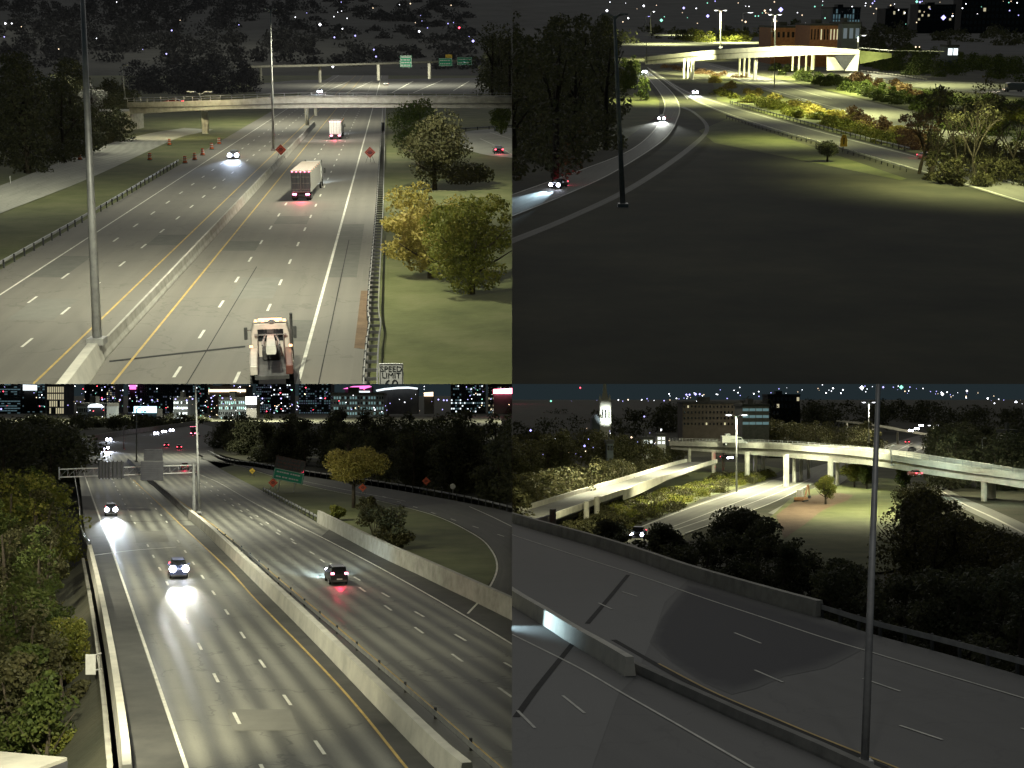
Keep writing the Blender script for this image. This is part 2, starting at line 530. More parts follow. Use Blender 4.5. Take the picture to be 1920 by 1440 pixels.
# ------------------------------------------------------------------ foliage
def leaf_arrays(centers, radii, n, size, flat=0.7):
    """n leaf-sized quads spread over clumps: centers (k,3), radii (k,)"""
    k = len(centers)
    w = radii ** 2; w = w / w.sum()
    idx = nrg.choice(k, n, p=w)
    d = nrg.normal(size=(n, 3)); d /= np.linalg.norm(d, axis=1)[:, None]
    r = radii[idx] * (0.55 + 0.5 * nrg.random(n) ** 0.6)
    c = centers[idx] + d * r[:, None] * np.array([1, 1, flat])
    nrm = d * 0.6 + nrg.normal(size=(n, 3)) * 0.7 + np.array([0, 0, 0.35])
    nrm /= np.linalg.norm(nrm, axis=1)[:, None]
    t = np.cross(nrm, nrg.normal(size=(n, 3))); t /= np.linalg.norm(t, axis=1)[:, None]
    b = np.cross(nrm, t)
    s = size * (0.6 + 0.8 * nrg.random(n))[:, None]
    q = np.stack([c - t * s * 0.5, c + b * s * 0.34, c + t * s * 0.55, c - b * s * 0.34], axis=1)
    return q.reshape(-1, 3)

def quads_mesh(name, verts, mat):
    n = len(verts) // 4
    me = bpy.data.meshes.new(name)
    me.vertices.add(len(verts)); me.vertices.foreach_set('co', verts.astype(np.float32).ravel())
    me.loops.add(n * 4); me.loops.foreach_set('vertex_index', np.arange(n * 4, dtype=np.int32))
    me.polygons.add(n); me.polygons.foreach_set('loop_start', np.arange(0, n * 4, 4, dtype=np.int32))
    me.update(calc_edges=True)
    me.materials.append(M[mat] if isinstance(mat, str) else mat)
    return me

def clump_cloud(cx, cy, cz, rx, ry, rz, k, rr):
    d = nrg.normal(size=(k, 3)); d /= np.linalg.norm(d, axis=1)[:, None]
    r = nrg.random(k) ** 0.45
    c = np.array([cx, cy, cz]) + d * r[:, None] * np.array([rx, ry, rz])
    return c, rr * (0.6 + 0.8 * nrg.random(k))

def trunk_mb(h, w, lean=0.0, limbs=7, base=0.0, r0=None, crown_low=0.35):
    mb = MB()
    r0 = r0 or 0.022 * h + 0.06
    top = Vector((lean * h, 0, h * 0.82))
    pts = [Vector((0, 0, -0.2 + base)), Vector((lean * h * 0.3, 0.05, h * 0.3)), Vector((lean * h * 0.6, -0.05, h * 0.55)), top]
    mb.tube(pts, [r0 * 1.25, r0, r0 * 0.7, r0 * 0.2], 7)
    for i in range(limbs):
        a = 2 * math.pi * (i + rng.random() * 0.6) / limbs
        z0 = h * (crown_low + 0.3 * rng.random())
        p0 = Vector((lean * z0, 0, z0))
        p1 = p0 + Vector((math.cos(a) * w * 0.22, math.sin(a) * w * 0.22, h * 0.12))
        p2 = p0 + Vector((math.cos(a) * w * 0.40, math.sin(a) * w * 0.40, h * (0.2 + 0.15 * rng.random())))
        mb.tube([p0, p1, p2], [r0 * 0.5, r0 * 0.32, r0 * 0.1], 5)
    return mb

def tree(place, name, label, cat, loc, h, w, leaf, n=3500, size=0.34, low=0.3, group=None, lean=0.0, clumps=34, rr=None, limbs=7, stretch=1.0):
    t = thing(place, name, label, cat, loc, rng.random() * 0.6 - 0.3, group)
    trunk_mb(h, w, lean, limbs, crown_low=max(0.12, low - 0.05)).build('trunk', 'bark', None, t, smooth=True)
    cz = h * (low + 1) / 2; rz = h * (1 - low) / 2
    rr = rr or 0.17 * w
    c, r = clump_cloud(lean * cz, 0, cz, w / 2 - rr * 0.7, (w / 2 - rr * 0.7) * stretch, rz - rr * 0.5, clumps, rr)
    me = quads_mesh('crown', leaf_arrays(c, r, int(n * 1.8), size * 0.7), leaf)
    link('crown', me, None, t)
    return t

def bush(place, name, label, cat, loc, h, w, leaf, n=1500, size=0.28, group=None):
    t = thing(place, name, label, cat, loc, rng.random() * 3, group)
    mb = MB()
    for i in range(6):
        a = i * 1.05 + rng.random() * 0.5
        mb.tube([(0.1 * math.cos(a), 0.1 * math.sin(a), -0.1), (w * 0.18 * math.cos(a), w * 0.18 * math.sin(a), h * 0.4), (w * 0.33 * math.cos(a), w * 0.33 * math.sin(a), h * 0.8)], [0.06, 0.045, 0.012], 5)
    mb.build('stem', 'bark', None, t)
    c, r = clump_cloud(0, 0, h * 0.52, w * 0.36, w * 0.36, h * 0.36, 16, 0.19 * w)
    c[:, 2] = np.maximum(c[:, 2], 0.15 * h)
    link('crown', quads_mesh('crown', leaf_arrays(c, r, n, size), leaf), None, t)
    return t

def wood(place, name, trees, leaf, per, size, kind='stuff', label=None, trunks=True):
    """a mass of trees that reads as one: trees = (x, y, z, height, width)"""
    vs = []
    tb = MB()
    for (x, y, z, h, w) in trees:
        low = 0.01 + 0.08 * rng.random()
        cz = z + h * (low + 1) / 2
        rr = 0.2 * w
        uu = nrg.random(24); aa = nrg.random(24) * 6.283
        rad = (w / 2 - rr * 0.5) * (1 - (2 * uu - 0.85) ** 2 * 0.62).clip(0.12, 1) * nrg.random(24) ** 0.45
        c = np.stack([x + np.cos(aa) * rad, y + np.sin(aa) * rad, z + h * (low + (0.97 - low) * uu) - rr * 0.3], 1)
        r = rr * (0.6 + 0.7 * nrg.random(24)) * (1.1 - 0.35 * uu)
        vs.append(leaf_arrays(c, r, int(per * 1.5), size * 0.76))
        if trunks:
            r0 = 0.018 * h + 0.05
            tb.tube([(x, y, z - 0.5), (x + rng.uniform(-.3, .3), y, z + h * 0.45), (x + rng.uniform(-.6, .6), y, z + h * 0.8)], [r0 * 1.2, r0 * 0.8, r0 * 0.25], 5)
            for i in range(3):
                a = rng.random() * 6.28
                z0 = z + h * (0.25 + 0.25 * rng.random())
                tb.tube([(x, y, z0), (x + math.cos(a) * w * .35, y + math.sin(a) * w * .35, z0 + h * 0.28)], [r0 * .45, r0 * .1], 4)
    me = quads_mesh(name, np.concatenate(vs), leaf)
    o = link(name, me, place)
    tag(o, kind=kind)
    if label: o['label'] = label
    if trunks:
        tb.build('trunks', 'bark', None, o)['kind'] = 'stuff'
    return o

# ------------------------------------------------------------------ road furniture builders
JERSEY = [(-0.30, 0), (-0.30, 0.08), (-0.17, 0.33), (-0.085, 0.81), (0.085, 0.81), (0.17, 0.33), (0.30, 0.08), (0.30, 0)]

def barrier(place, label, path, height=1.07, width=0.6, top=None, mat='concrete', name='concrete_barrier', seg=9.0):
    sx = width / 0.6; sz = height / 0.81
    prof = [(a * sx, z * sz) for a, z in JERSEY]
    if top:
        prof = [(-width / 2, 0), (-width / 2, 0.1), (-top / 2, height), (top / 2, height), (width / 2, 0.1), (width / 2, 0)]
    o = thing(place, name, label, 'barrier')
    # cast in lengths with open joints between
    tot = [0.0]
    for i in range(1, len(path)): tot.append(tot[-1] + (path[i] - path[i - 1]).length)
    def at(s):
        s = min(max(s, 0), tot[-1])
        for i in range(1, len(path)):
            if tot[i] >= s:
                t = (s - tot[i - 1]) / max(1e-6, tot[i] - tot[i - 1])
                return path[i - 1].lerp(path[i], t)
        return path[-1]
    nseg = min(60, max(1, int(tot[-1] / seg)))
    L = tot[-1] / nseg
    for i in range(nseg):
        mb = MB()
        mb.sweep([at(i * L + 0.012), at((i + 0.5) * L), at((i + 1) * L - 0.012)], prof)
        mb.build('barrier_segment', mat, None, o)
    return o

def guardrail(place, label, path, spacing=3.8, height=0.74, maxposts=130, post_mat='steel_dark', rail_mat='galv', double=0.0, side=1):
    o = thing(place, 'guardrail', label, 'guardrail')
    prof = [(0, -0.155), (0.03, -0.13), (0.075, -0.1), (0.075, -0.05), (0.0, -0.015), (0.0, 0.015), (0.075, 0.05), (0.075, 0.1), (0.03, 0.13), (0, 0.155),
            (-0.015, 0.155), (-0.015, -0.155)]
    up = [(a * 1.0, z + height - 0.16) for a, z in prof]
    mb = MB(); mb.sweep(path, up, side=side); mb.build('rail', rail_mat, None, o)
    if double:
        q = []
        for i, p in enumerate(path):
            d = path[min(i + 1, len(path) - 1)] - path[max(i - 1, 0)]; d.z = 0; d.normalize()
            q.append(p + Vector((d.y, -d.x, 0)) * double)
        mb = MB(); mb.sweep(q, up, side=-side); mb.build('rail', rail_mat, None, o)
    s, k, proto, acc = 0.0, 0, None, 0.0
    for i in range(1, len(path)):
        d = path[i] - path[i - 1]; L = d.length
        while acc <= L and k < maxposts:
            p = path[i - 1] + d * (acc / L)
            rz = math.atan2(d.y, d.x)
            if proto is None:
                mb = MB()
                off = -0.12 * side
                mb.box(-0.075, 0.075, off - 0.12, off + 0.02, -0.3, height + 0.04)
                if double: mb.box(-0.06, 0.06, min(0, -double), max(0, -double), height - 0.3, height - 0.1)
                proto = mb.build('post', post_mat, None, o)
                proto.matrix_basis = Matrix.Translation(p) @ Matrix.Rotation(rz, 4, 'Z')
            else:
                copy_part(proto, o, p, rz)
            acc += spacing; k += 1
        acc -= L
    return o

def street_lamp(place, label, base, top, r=0.14, arms=1, power=0, lit=True, angle=140, color=(1, 0.95, 0.75), lamp_mat='e_white', group=None, name='street_lamp', size=0.5):
    base, top = Vector(base), Vector(top)
    o = thing(place, name, label, 'street lamp', base, 0, group)
    t = top - base
    mb = MB(); mb.tube([(0, 0, 0), t * 0.5, t], [r, r * 0.78, r * 0.5], 10); mb.build('pole', 'galv', None, o, smooth=True)
    mb = MB(); mb.box(-r * 1.8, r * 1.8, -r * 1.8, r * 1.8, 0, 0.12 + r); mb.build('base_plate', 'galv', None, o)
    for k in range(arms):
        a = 2 * math.pi * k / arms
        e = t + Vector((math.cos(a) * size * 1.6, math.sin(a) * size * 0.6 if arms > 2 else 0, 0.25))
        mb = MB(); mb.tube([t - Vector((0, 0, 0.4)), t + Vector((math.cos(a) * size * .8, 0, 0.15)), e], [r * .5, r * .4, r * .35], 6)
        mb.build('arm', 'galv', None, o)
        mb = MB(); mb.cbox(e.x - size * .8, e.x + size * .8, e.y - size * .45, e.y + size * .45, e.z - 0.12, e.z + 0.12, 0, None, 0.06)
        h = mb.build('lamp_head', 'galv', None, o)
        if lit:
            mb = MB(); mb.lathe([(size * .06, -0.34), (size * .5, -0.26), (size * .62, -0.125)], 10, 'Z', 0, Matrix.Translation(e))
            mb.build('lens', lamp_mat, None, h)
    if power:
        lamp(place, 'lamp_light', t + Vector((0, 0, -0.5)), t + Vector((0, 0, -10)), power, angle, 0.6, color, 0.3, o)
    return o

def bridge(place, name, label, pts, width, cat='bridge', mat='concrete_light', parapet=1.0, rail=0, sub=10, deck_mat='concrete_dark', girders=True):
    """pts: (px, y of parapet top, y of fascia bottom, distance).  The near face is what the camera sees."""
    o = thing(place, name, label, cat)
    top = smooth_path([place.at(x, yt, Y) for x, yt, yb, Y in pts], sub * (len(pts) - 1))
    bot = smooth_path([place.at(x, yb, Y) for x, yt, yb, Y in pts], sub * (len(pts) - 1))
    # direction away from the camera, level
    def off(i, w):
        d = top[min(i + 1, len(top) - 1)] - top[max(i - 1, 0)]; d.z = 0; d.normalize()
        n = Vector((-d.y, d.x, 0))
        if n.y < 0: n = -n
        return n * w
    def face(w0, w1, zt, zb):
        secs = []
        for i in range(len(top)):
            a, b = top[i], bot[i]
            za = a.z + zt if zt <= 0 else a.z + zt
            zb_ = (b.z if zb is None else a.z + zb)
            p0, p1 = off(i, w0), off(i, w1)
            secs.append([Vector((a.x + p0.x, a.y + p0.y, za)), Vector((a.x + p1.x, a.y + p1.y, za)), Vector((a.x + p1.x, a.y + p1.y, zb_)), Vector((a.x + p0.x, a.y + p0.y, zb_))])
        return secs
    mb = MB(); mb.loft(face(0, 0.35, 0, -parapet - 0.15)); mb.build('parapet', mat, None, o)
    mb = MB(); mb.loft(face(width - 0.35, width, 0, -parapet - 0.15)); mb.build('parapet', mat, None, o)
    mb = MB(); mb.loft(face(0.1, width - 0.1, -parapet, -parapet - 0.35)); mb.build('deck', deck_mat, None, o)
    if girders:
        for w in (0.45, width * 0.36, width * 0.64, width - 1.0):
            mb = MB(); mb.loft(face(w, w + 0.5, -parapet - 0.352, None)); mb.build('girder', mat, None, o)
    if rail:
        proto = None
        tot = 0.0
        mbr = MB()
        for zz in (0.45, 0.95):
            mbr.tube([p + off(i, 0.17) + Vector((0, 0, zz)) for i, p in enumerate(top)], 0.05, 4)
        mbr.build('railing', 'galv', None, o)
        acc = 0.0; k = 0
        for i in range(1, len(top)):
            d = top[i] - top[i - 1]; L = d.length
            while acc <= L and k < 140:
                p = top[i - 1] + d * (acc / L) + off(i, 0.17)
                if proto is None:
                    mb = MB(); mb.box(-.05, .05, -.05, .05, 0, 1.05)
                    proto = mb.build('railing_post', 'galv', None, o); proto.matrix_basis = Matrix.Translation(p)
                else: copy_part(proto, o, p)
                acc += rail; k += 1
            acc -= L
    o['_w'] = width
    return o, top, bot, off

def pier(o, p, zt, zb, r=0.6, mat='concrete_light', square=False):
    mb = MB()
    if square: mb.cbox(p[0] - r, p[0] + r, p[1] - r, p[1] + r, zb, zt, 0, None, r * .2)
    else: mb.lathe([(r, zb), (r, zt)], 10, 'Z', 0, Matrix.Translation((p[0], p[1], 0)))
    return mb.build('pier', mat, None, o, smooth=False)

def diamond_sign(place, label, base, zc, half, group=None, toward=None, name='warning_sign', mat='orange_sign', rot=0.0):
    o = thing(place, name, label, 'sign', base, rot, group)
    mb = MB(); t = 0.03
    q = [(0, -half), (half, 0), (0, half), (-half, 0)]
    mb.loft([[Vector((x, -t, zc + z)) for x, z in q], [Vector((x, 0, zc + z)) for x, z in q]])
    mb.build('panel', mat, None, o)
    mb = MB(); k = 0.86
    for i in range(4):
        a, b = Vector((q[i][0], 0, q[i][1])), Vector((q[(i + 1) % 4][0], 0, q[(i + 1) % 4][1]))
        mb.add([a * k + Vector((0, -t - .006, zc)), b * k + Vector((0, -t - .006, zc)), b * (k - .05) + Vector((0, -t - .006, zc)), a * (k - .05) + Vector((0, -t - .006, zc))], [(0, 1, 2, 3)])
    for zz, ww in ((0.22, 0.3), (0.0, 0.45), (-0.22, 0.3)):
        mb.box(-half * ww, half * ww, -t - .008, -t - .002, zc + half * (zz - .06), zc + half * (zz + .06))
    mb.build('legend', 'sign_black', None, o)
    for sx in (-0.25, 0.25):
        mb = MB(); mb.tube([(sx * half * 3.2, 0.1, 0), (sx * half * .4, 0.06, zc)], 0.035, 5); mb.build('leg', 'steel_dark', None, o)
    mb = MB(); mb.tube([(0, 1.0, 0), (0, 0.06, zc)], 0.035, 5); mb.build('leg', 'steel_dark', None, o)
    return o

def lights_stuff(place, name, dots, label=None):
    """far lamps: (px, py, distance, size in px, material)"""
    mats = ['e_white', 'e_blue', 'e_warm', 'e_green', 'e_red']
    mb = MB()
    for px, py, Y, sz, m in dots:
        p = place.at(px, py, Y); r = sz * (0.34 if sz >= 5 else 0.33) * Y / FPX
        v = [p + Vector(d) * r for d in ((1, 0, 0), (-1, 0, 0), (0, 1, 0), (0, -1, 0), (0, 0, 1), (0, 0, -1))]
        mb.add(v, [(0, 2, 4), (2, 1, 4), (1, 3, 4), (3, 0, 4), (2, 0, 5), (1, 2, 5), (3, 1, 5), (0, 3, 5)], mats.index(m))
    o = mb.build(name, mats, place)
    tag(o, kind='stuff')
    if label: o['label'] = label
    return o

def building(place, label, x0, x1, yt, yb, Y, depth, wall, rows=0, cols=0, lit=0.5, wmat='w_teal', name='building', cat='building', rnd=None, fill=(0.6, 0.55), roofh=1.0, wmat2=None):
    rnd = rnd or rng
    a = place.at(x0, yb, Y); b = place.at(x1, yb, Y); t = place.at(x0, yt, Y)
    w = b.x - a.x; h = t.z - a.z
    o = thing(place, name, label, cat, a)
    mb = MB(); mb.box(0, w, 0, depth, -14, h); mb.build('wall', wall, None, o)
    mb = MB(); mb.box(-.3, w + .3, -.3, depth + .3, h + 0.003, h + roofh); mb.box(w * .3, w * .5, depth * .3, depth * .6, h + roofh, h + roofh * 3.0); mb.build('roof', 'roof', None, o)
    if rows:
        cw, chh = w / cols, h / rows
        mbs = {wmat: MB(), (wmat2 or wmat): MB(), 'glass': MB()}
        for r_ in range(rows):
            fl = min(1, lit * rnd.choice((.25, .7, 1.1, 1.9)))
            for c_ in range(cols):
                k = wmat if rnd.random() < fl else 'glass'
                if k == wmat and wmat2 and rnd.random() < 0.35: k = wmat2
                cx, cz = (c_ + .5) * cw, (r_ + .5) * chh
                mbs[k].box(cx - cw * fill[0] / 2, cx + cw * fill[0] / 2, -0.12, 0.05, cz - chh * fill[1] / 2, cz + chh * fill[1] / 2)
        for k, q in mbs.items():
            if q.v:
                wo = q.build('windows', k, None, o); wo['kind'] = 'stuff'
    return o

# ------------------------------------------------------------------ vehicles
def octsec(y, hw, z0, z1, c=0.16):
    cx = hw * c; cz = (z1 - z0) * 0.28
    return [Vector(p) for p in ((-hw + cx, y, z0), (hw - cx, y, z0), (hw, y, z0 + cz), (hw, y, z1 - cz), (hw - cx, y, z1), (-hw + cx, y, z1), (-hw, y, z1 - cz), (-hw, y, z0 + cz))]

def wheel(o, x, y, r, w, name='wheel'):
    mb = MB(); mb.lathe([(r * .7, -w / 2), (r, -w / 2 + .03), (r, w / 2 - .03), (r * .7, w / 2)], 14, 'X')
    p = mb.build(name, 'rubber', None, o)
    p.matrix_basis = Matrix.Translation((x, y, r))
    mb = MB(); s = 1 if x > 0 else -1
    mb.lathe([(r * .62, s * (w / 2 - .02)), (r * .55, s * (w / 2 + .012)), (r * .15, s * (w / 2 + .02))], 10, 'X')
    mb.build('rim', 'rim', None, p)
    return p

def heading(place, a, b, z=0.0):
    p, q = place.g(*a, z), place.g(*b, z)
    d = q - p
    return math.atan2(-d.x, d.y)

def car(place, label, base, toward, paint, suv=False, head=True, tail=True, beam=0, group=None, z=0.0, name='car', cat='car', pos=None, rotz=None, head_size=0.15, beam_angle=50, beam_aim=14, beam_col=(0.78, 0.85, 1.0), tail_mat='e_red'):
    p = pos if pos is not None else place.g(*base, z)
    rz = rotz if rotz is not None else heading(place, base, toward, z)
    o = thing(place, name, label, cat, p, rz, group)
    H = 0.32 if suv else 0.0
    mb = MB()
    mb.loft([octsec(-2.32, .72, .38, .82 + H), octsec(-2.2, .84, .26, .95 + H), octsec(-1.3, .9, .2, 1.0 + H), octsec(0, .92, .2, .98 + H), octsec(1.1, .9, .2, .95 + H), octsec(2.05, .85, .24, .82 + H), octsec(2.3, .7, .36, .68 + H * .8)])
    mb.build('body', paint, None, o, smooth=False)
    mb = MB()
    if suv:
        cab = [(-2.15, .7, 1.22, 1.34), (-1.9, .7, 1.22, 1.72), (-.2, .72, 1.22, 1.78), (.4, .7, 1.22, 1.74), (1.15, .72, 1.22, 1.3)]
    else:
        cab = [(-1.85, .64, .92, 1.0), (-1.05, .64, .92, 1.40), (.2, .66, .92, 1.44), (1.25, .68, .9, .98)]
    mb.loft([octsec(y, w, a, b, .1) for y, w, a, b in cab]); mb.build('windows', 'glass', None, o)
    mb = MB()
    rs = [c for c in cab if c[3] > 1.37]
    y0, y1 = rs[0][0] + .05, rs[-1][0] + .02
    zt = rs[0][3]
    mb.loft([octsec(y0, .56, zt - .01, zt + .035), octsec((y0 + y1) / 2, .58, zt + .03, zt + .075), octsec(y1, .56, zt - .005, zt + .045)])
    mb.build('roof', paint, None, o)
    for sx in (-1, 1):
        for y in (-1.38, 1.38):
            wheel(o, sx * .8, y, .33 + H * .1, .22)
        mb = MB(); hs = min(head_size, .5); mb.lathe([(hs, 2.2), (hs, 2.3), (hs * .6, 2.37)], 12, 'Y', 0, Matrix.Translation((sx * .62, 0, .72 + H)))
        mb.build('headlight', 'e_head' if head else 'chrome', None, o)
        mb = MB(); mb.cbox(sx * .66 - .16, sx * .66 + .16, -2.37, -2.22, .74 + H, .92 + H, 0, None, .03)
        mb.build('taillight', tail_mat if tail else 'car_red', None, o)
        mb = MB(); mb.cbox(sx * 1.0 - .1, sx * 1.0 + .1, .75, .9, .98 + H, 1.12 + H, 0, None, .03); mb.build('mirror', paint, None, o)
        if beam:
            lamp(place, 'headlight_or_fill_beam', (sx * .58, 2.42, .68 + H), (sx * .58, 2.42 + beam_aim, 0.0), beam, beam_angle, 0.8, beam_col, 0.08, o)
    mb = MB(); mb.cbox(-.78, .78, 2.2, 2.4, .26, .46, 0, None, .05); mb.build('bumper', 'steel_dark', None, o)
    mb = MB(); mb.cbox(-.78, .78, -2.42, -2.2, .3, .52, 0, None, .05); mb.build('bumper', 'steel_dark', None, o)
    mb = MB(); mb.box(-.26, .26, -2.425, -2.38, .55, .68); mb.build('license_plate', 'white_plastic', None, o)
    if tail:
        lamp(place, 'taillight_glow', (0, -2.6, .8), (0, -6, 0), 260, 150, 0.9, (1, .05, .12), 0.2, o)
    return o

def semi(place, label, base, toward, box_mat='van_white', roof_mat='trailer_roof', length=15.5, group=None, beam=0, tail_power=900, height=3.95, door_mat='door_grey'):
    """articulated lorry: +Y forward, base is the middle of the trailer's rear edge on the road"""
    p = place.g(*base); rz = heading(place, base, toward)
    o = thing(place, 'semi_truck', label, 'truck', p, rz, group)
    W = 1.28
    mb = MB(); mb.box(-W, W, 0.05, length, 1.15, height - .06); mb.build('trailer_body', box_mat, None, o)
    mb = MB(); mb.box(-W - .02, W + .02, 0.03, length + .02, height - .057, height); mb.build('trailer_roof', roof_mat, None, o)
    for sx in (-1, 1):
        mb = MB(); mb.cbox(min(sx * .03, sx * (W - .06)), max(sx * .03, sx * (W - .06)), -.02, .046, 1.22, height - .2, 0, None, .015); d = mb.build('rear_door', door_mat, None, o)
        for zz in (1.5, 2.3, 3.1):
            mb = MB(); mb.box(min(sx * .12, sx * (W - .15)), max(sx * .12, sx * (W - .15)), -.035, -.021, zz, zz + .07); mb.build('reflective_strip', 'sign_white', None, d)
        for xx in (.35, .85):
            mb = MB(); mb.tube([(sx * xx, -.05, 1.25), (sx * xx, -.05, height - .25)], .025, 6); mb.build('lock_rod', 'chrome', None, d)
        mb = MB(); mb.box(sx * (W - .03) - .035, sx * (W - .03) + .035, -.03, .045, 1.15, height - .06); mb.build('door_frame', 'chrome', None, o)
        mb = MB(); mb.cbox(sx * .85 - .26, sx * .85 + .26, -.08, .04, .78, .98, 0, None, .03); mb.build('taillight', 'e_pink', None, o)
        for y in (1.1, 2.4):
            for dx in (0, -.3): wheel(o, sx * (1.08 + dx), y, .5, .26)
        for y in (length + 1.6,):
            wheel(o, sx * 1.08, y, .5, .28)
        wheel(o, sx * 1.02, length + 5.0, .5, .3)
        mb = MB(); mb.box(sx * .95 - .3, sx * .95 + .3, .3, .32, .2, .95); mb.build('mud_flap', 'rubber', None, o)
        for k in range(6):
            mb = MB(); mb.box(sx * (W + .012) - .015, sx * (W + .012) + .015, .8 + k * 2.6, .95 + k * 2.6, height - .16, height - .1); mb.build('marker_light', 'e_amber', None, o)
        mb = MB(); mb.tube([(sx * 1.15, length + 3.2, .9), (sx * 1.15, length + 3.2, 3.9)], .08, 8); mb.build('exhaust_stack', 'chrome', None, o)
        mb = MB(); mb.cbox(sx * 1.45 - .12, sx * 1.45 + .12, length + 4.6, length + 4.75, 1.9, 2.6, 0, None, .03); mb.build('mirror', 'steel_dark', None, o)
    for k in range(5):
        x = -1.1 + k * .55
        mb = MB(); mb.box(x - .07, x + .07, -.03, .03, height - .16, height - .09); mb.build('marker_light', 'e_pink', None, o)
    mb = MB(); mb.cbox(-1.1, 1.1, .0, .15, .45, .6, 0, None, .03); mb.box(-.7, -.6, .02, .12, .6, 1.15); mb.box(.6, .7, .02, .12, .6, 1.15); mb.build('underride_guard', 'steel_dark', None, o)
    mb = MB(); mb.box(-.55, .55, .3, length + 5.4, .85, 1.14); mb.build('chassis', 'steel_dark', None, o)
    mb = MB()
    y = length + 1.3
    mb.loft([octsec(y + 1.5, 1.2, .9, 3.5), octsec(y + 2.6, 1.22, .7, 3.7), octsec(y + 3.6, 1.2, .6, 3.2), octsec(y + 4.0, 1.1, .6, 1.9), octsec(y + 5.2, 1.0, .6, 1.7)])
    mb.build('cab', 'car_white', None, o)
    lamp(place, 'taillight_glow', (0, -.4, .85), (0, -8, 0), tail_power, 160, .9, (1, .05, .14), .3, o)
    if beam:
        lamp(place, 'headlight_or_fill_beam', (0, length + 6.8, 1.0), (1.5, length + 26, 0), beam, 70, .8, (.7, .85, 1), .2, o)
    return o
# ================================================================== SOUTH VIEW (upper left)
P = SOUTH
VP1 = (733, 78)
def vp(x717, y):                        # lines that run along the freeway
    t = (y - VP1[1]) / (717 - VP1[1])
    return (VP1[0] + (x717 - VP1[0]) * t, y)

ribbon(P, 'ground', 'grass', [(-900, 745), (-400, 300), (300, 84)], [(1050, 745), (1050, 300), (1050, 84)], -0.06, 60, 12)
ribbon(P, 'hill', 'hill_ground', [Vector((-1400, 900, -1)), Vector((-1400, 1500, 48)), Vector((-1400, 3200, 190)), Vector((-1400, 5200, 420))],
       [Vector((260, 900, -1)), Vector((260, 1500, 48)), Vector((260, 3200, 190)), Vector((260, 5200, 420))], ground=False)
M['road_s'] = mat_road('freeway_asphalt', (0.112, 0.106, 0.09), (0.176, 0.166, 0.142), 0.75, 1.2, 3.66, 0.22)
ribbon(P, 'freeway', 'road_s', [vp(-362, y) for y in (745, 500, 330, 200, 130, 96)], [vp(686, y) for y in (745, 500, 330, 200, 130, 96)], 0.0, 60, 8)
ribbon(P, 'shoulder', 'asphalt_s' if 'asphalt_s' in M else 'road_s', [(652, 745), (664, 670), (676, 560), (690, 420)], [(690, 745), (691, 670), (697, 560), (708, 420)], 0.012, 20, 2)
poly(P, 'bare_soil', 'soil', [(664, 652), (677, 545), (690, 545), (690, 590), (687, 655)], 0.03)
for nm, mt, x in (('edge_line', 'white_line', -253), ('edge_line', 'yellow_line', 66), ('edge_line', 'yellow_line', 213), ('edge_line', 'white_line', 559)):
    stripe(P, nm, mt, [P.g(*vp(x, y)) for y in (745, 600, 450, 350, 260, 200, 160, 130)], 0.17 if x < 500 else 0.24)
for x, ph, ys in ((-154, 6.5, 745), (-39, 1.5, 745), (320, 4.5, 745), (440, 3.0, 745)):
    dashes(P, 'lane_dashes', 'white_line', P.g(*vp(x, 740)), P.g(*vp(x, 130)), 0.2, 3.05, 12.19, ph)
# seams and patches in the pavement
poly(P, 'pavement_joint', 'joint', [(205, 676), (330, 662), (460, 648), (460, 651), (330, 665), (205, 679)], 0.016)
stripe(P, 'pavement_joint', 'joint', [P.g(*vp(352, y)) for y in (745, 600, 500)], 0.07, 0.014)
stripe(P, 'pavement_joint', 'joint', [P.g(*vp(598, y)) for y in (745, 600, 450)], 0.07, 0.014)
M['ramp_s'] = mat_road('pale_ramp_concrete', (0.2, 0.2, 0.17), (0.36, 0.36, 0.31), 0.8, 0.6, 3.6, 0.3)
ribbon(P, 'ramp_road', 'ramp_s', [(-60, 365), (0, 348), (100, 309), (200, 271), (275, 251), (345, 240)], [(-60, 428), (0, 400), (175, 331), (325, 262), (368, 250), (400, 243)], 0.02, 30, 4)
ribbon(P, 'side_road', 'ramp_s', [(840, 255), (900, 243), (1010, 238)], [(840, 262), (900, 288), (1010, 300)], 0.02, 12, 3)
stripe(P, 'edge_line', 'white_line', gpath(P, [(900, 260), (935, 276), (960, 290)], 0, 10), 0.25, 0.03)
stripe(P, 'edge_line', 'white_line', gpath(P, [(918, 248), (962, 262)], 0, 10), 0.25, 0.03)
# far carriageways behind the bridge
M['road_far'] = mat_road('far_asphalt', (0.06, 0.06, 0.06), (0.14, 0.135, 0.125), 0.8, 1, 3.66, 0.2)
poly(P, 'far_road', 'road_far', [(480, 175), (470, 158), (560, 150), (900, 146), (990, 150), (990, 176)], -0.02)
for a, b in (((610, 172), (655, 152)), ((650, 174), (698, 152)), ((735, 174), (775, 152)), ((775, 174), (830, 150)), ((850, 170), (880, 152))):
    stripe(P, 'edge_line', 'white_line', gpath(P, [a, b], 0, 6), 0.5, 0.03)

# repairs in the pavement
def slab(x0, x1, y0, y1, m, z=.009):
    poly(P, 'pavement_patch', m, [vp(x0, y0), vp(x1, y0), vp(x1, y1), vp(x0, y1)], z)
slab(330, 438, 560, 520, 'patch_pale'); slab(444, 556, 640, 600, 'patch_dark'); slab(215, 318, 470, 452, 'patch_dark'); slab(-150, -42, 600, 560, 'patch_pale'); slab(-36, 62, 460, 440, 'patch_dark'); slab(-250, -156, 520, 480, 'patch_dark'); slab(322, 438, 420, 405, 'patch_dark'); slab(562, 640, 520, 420, 'patch_dark')
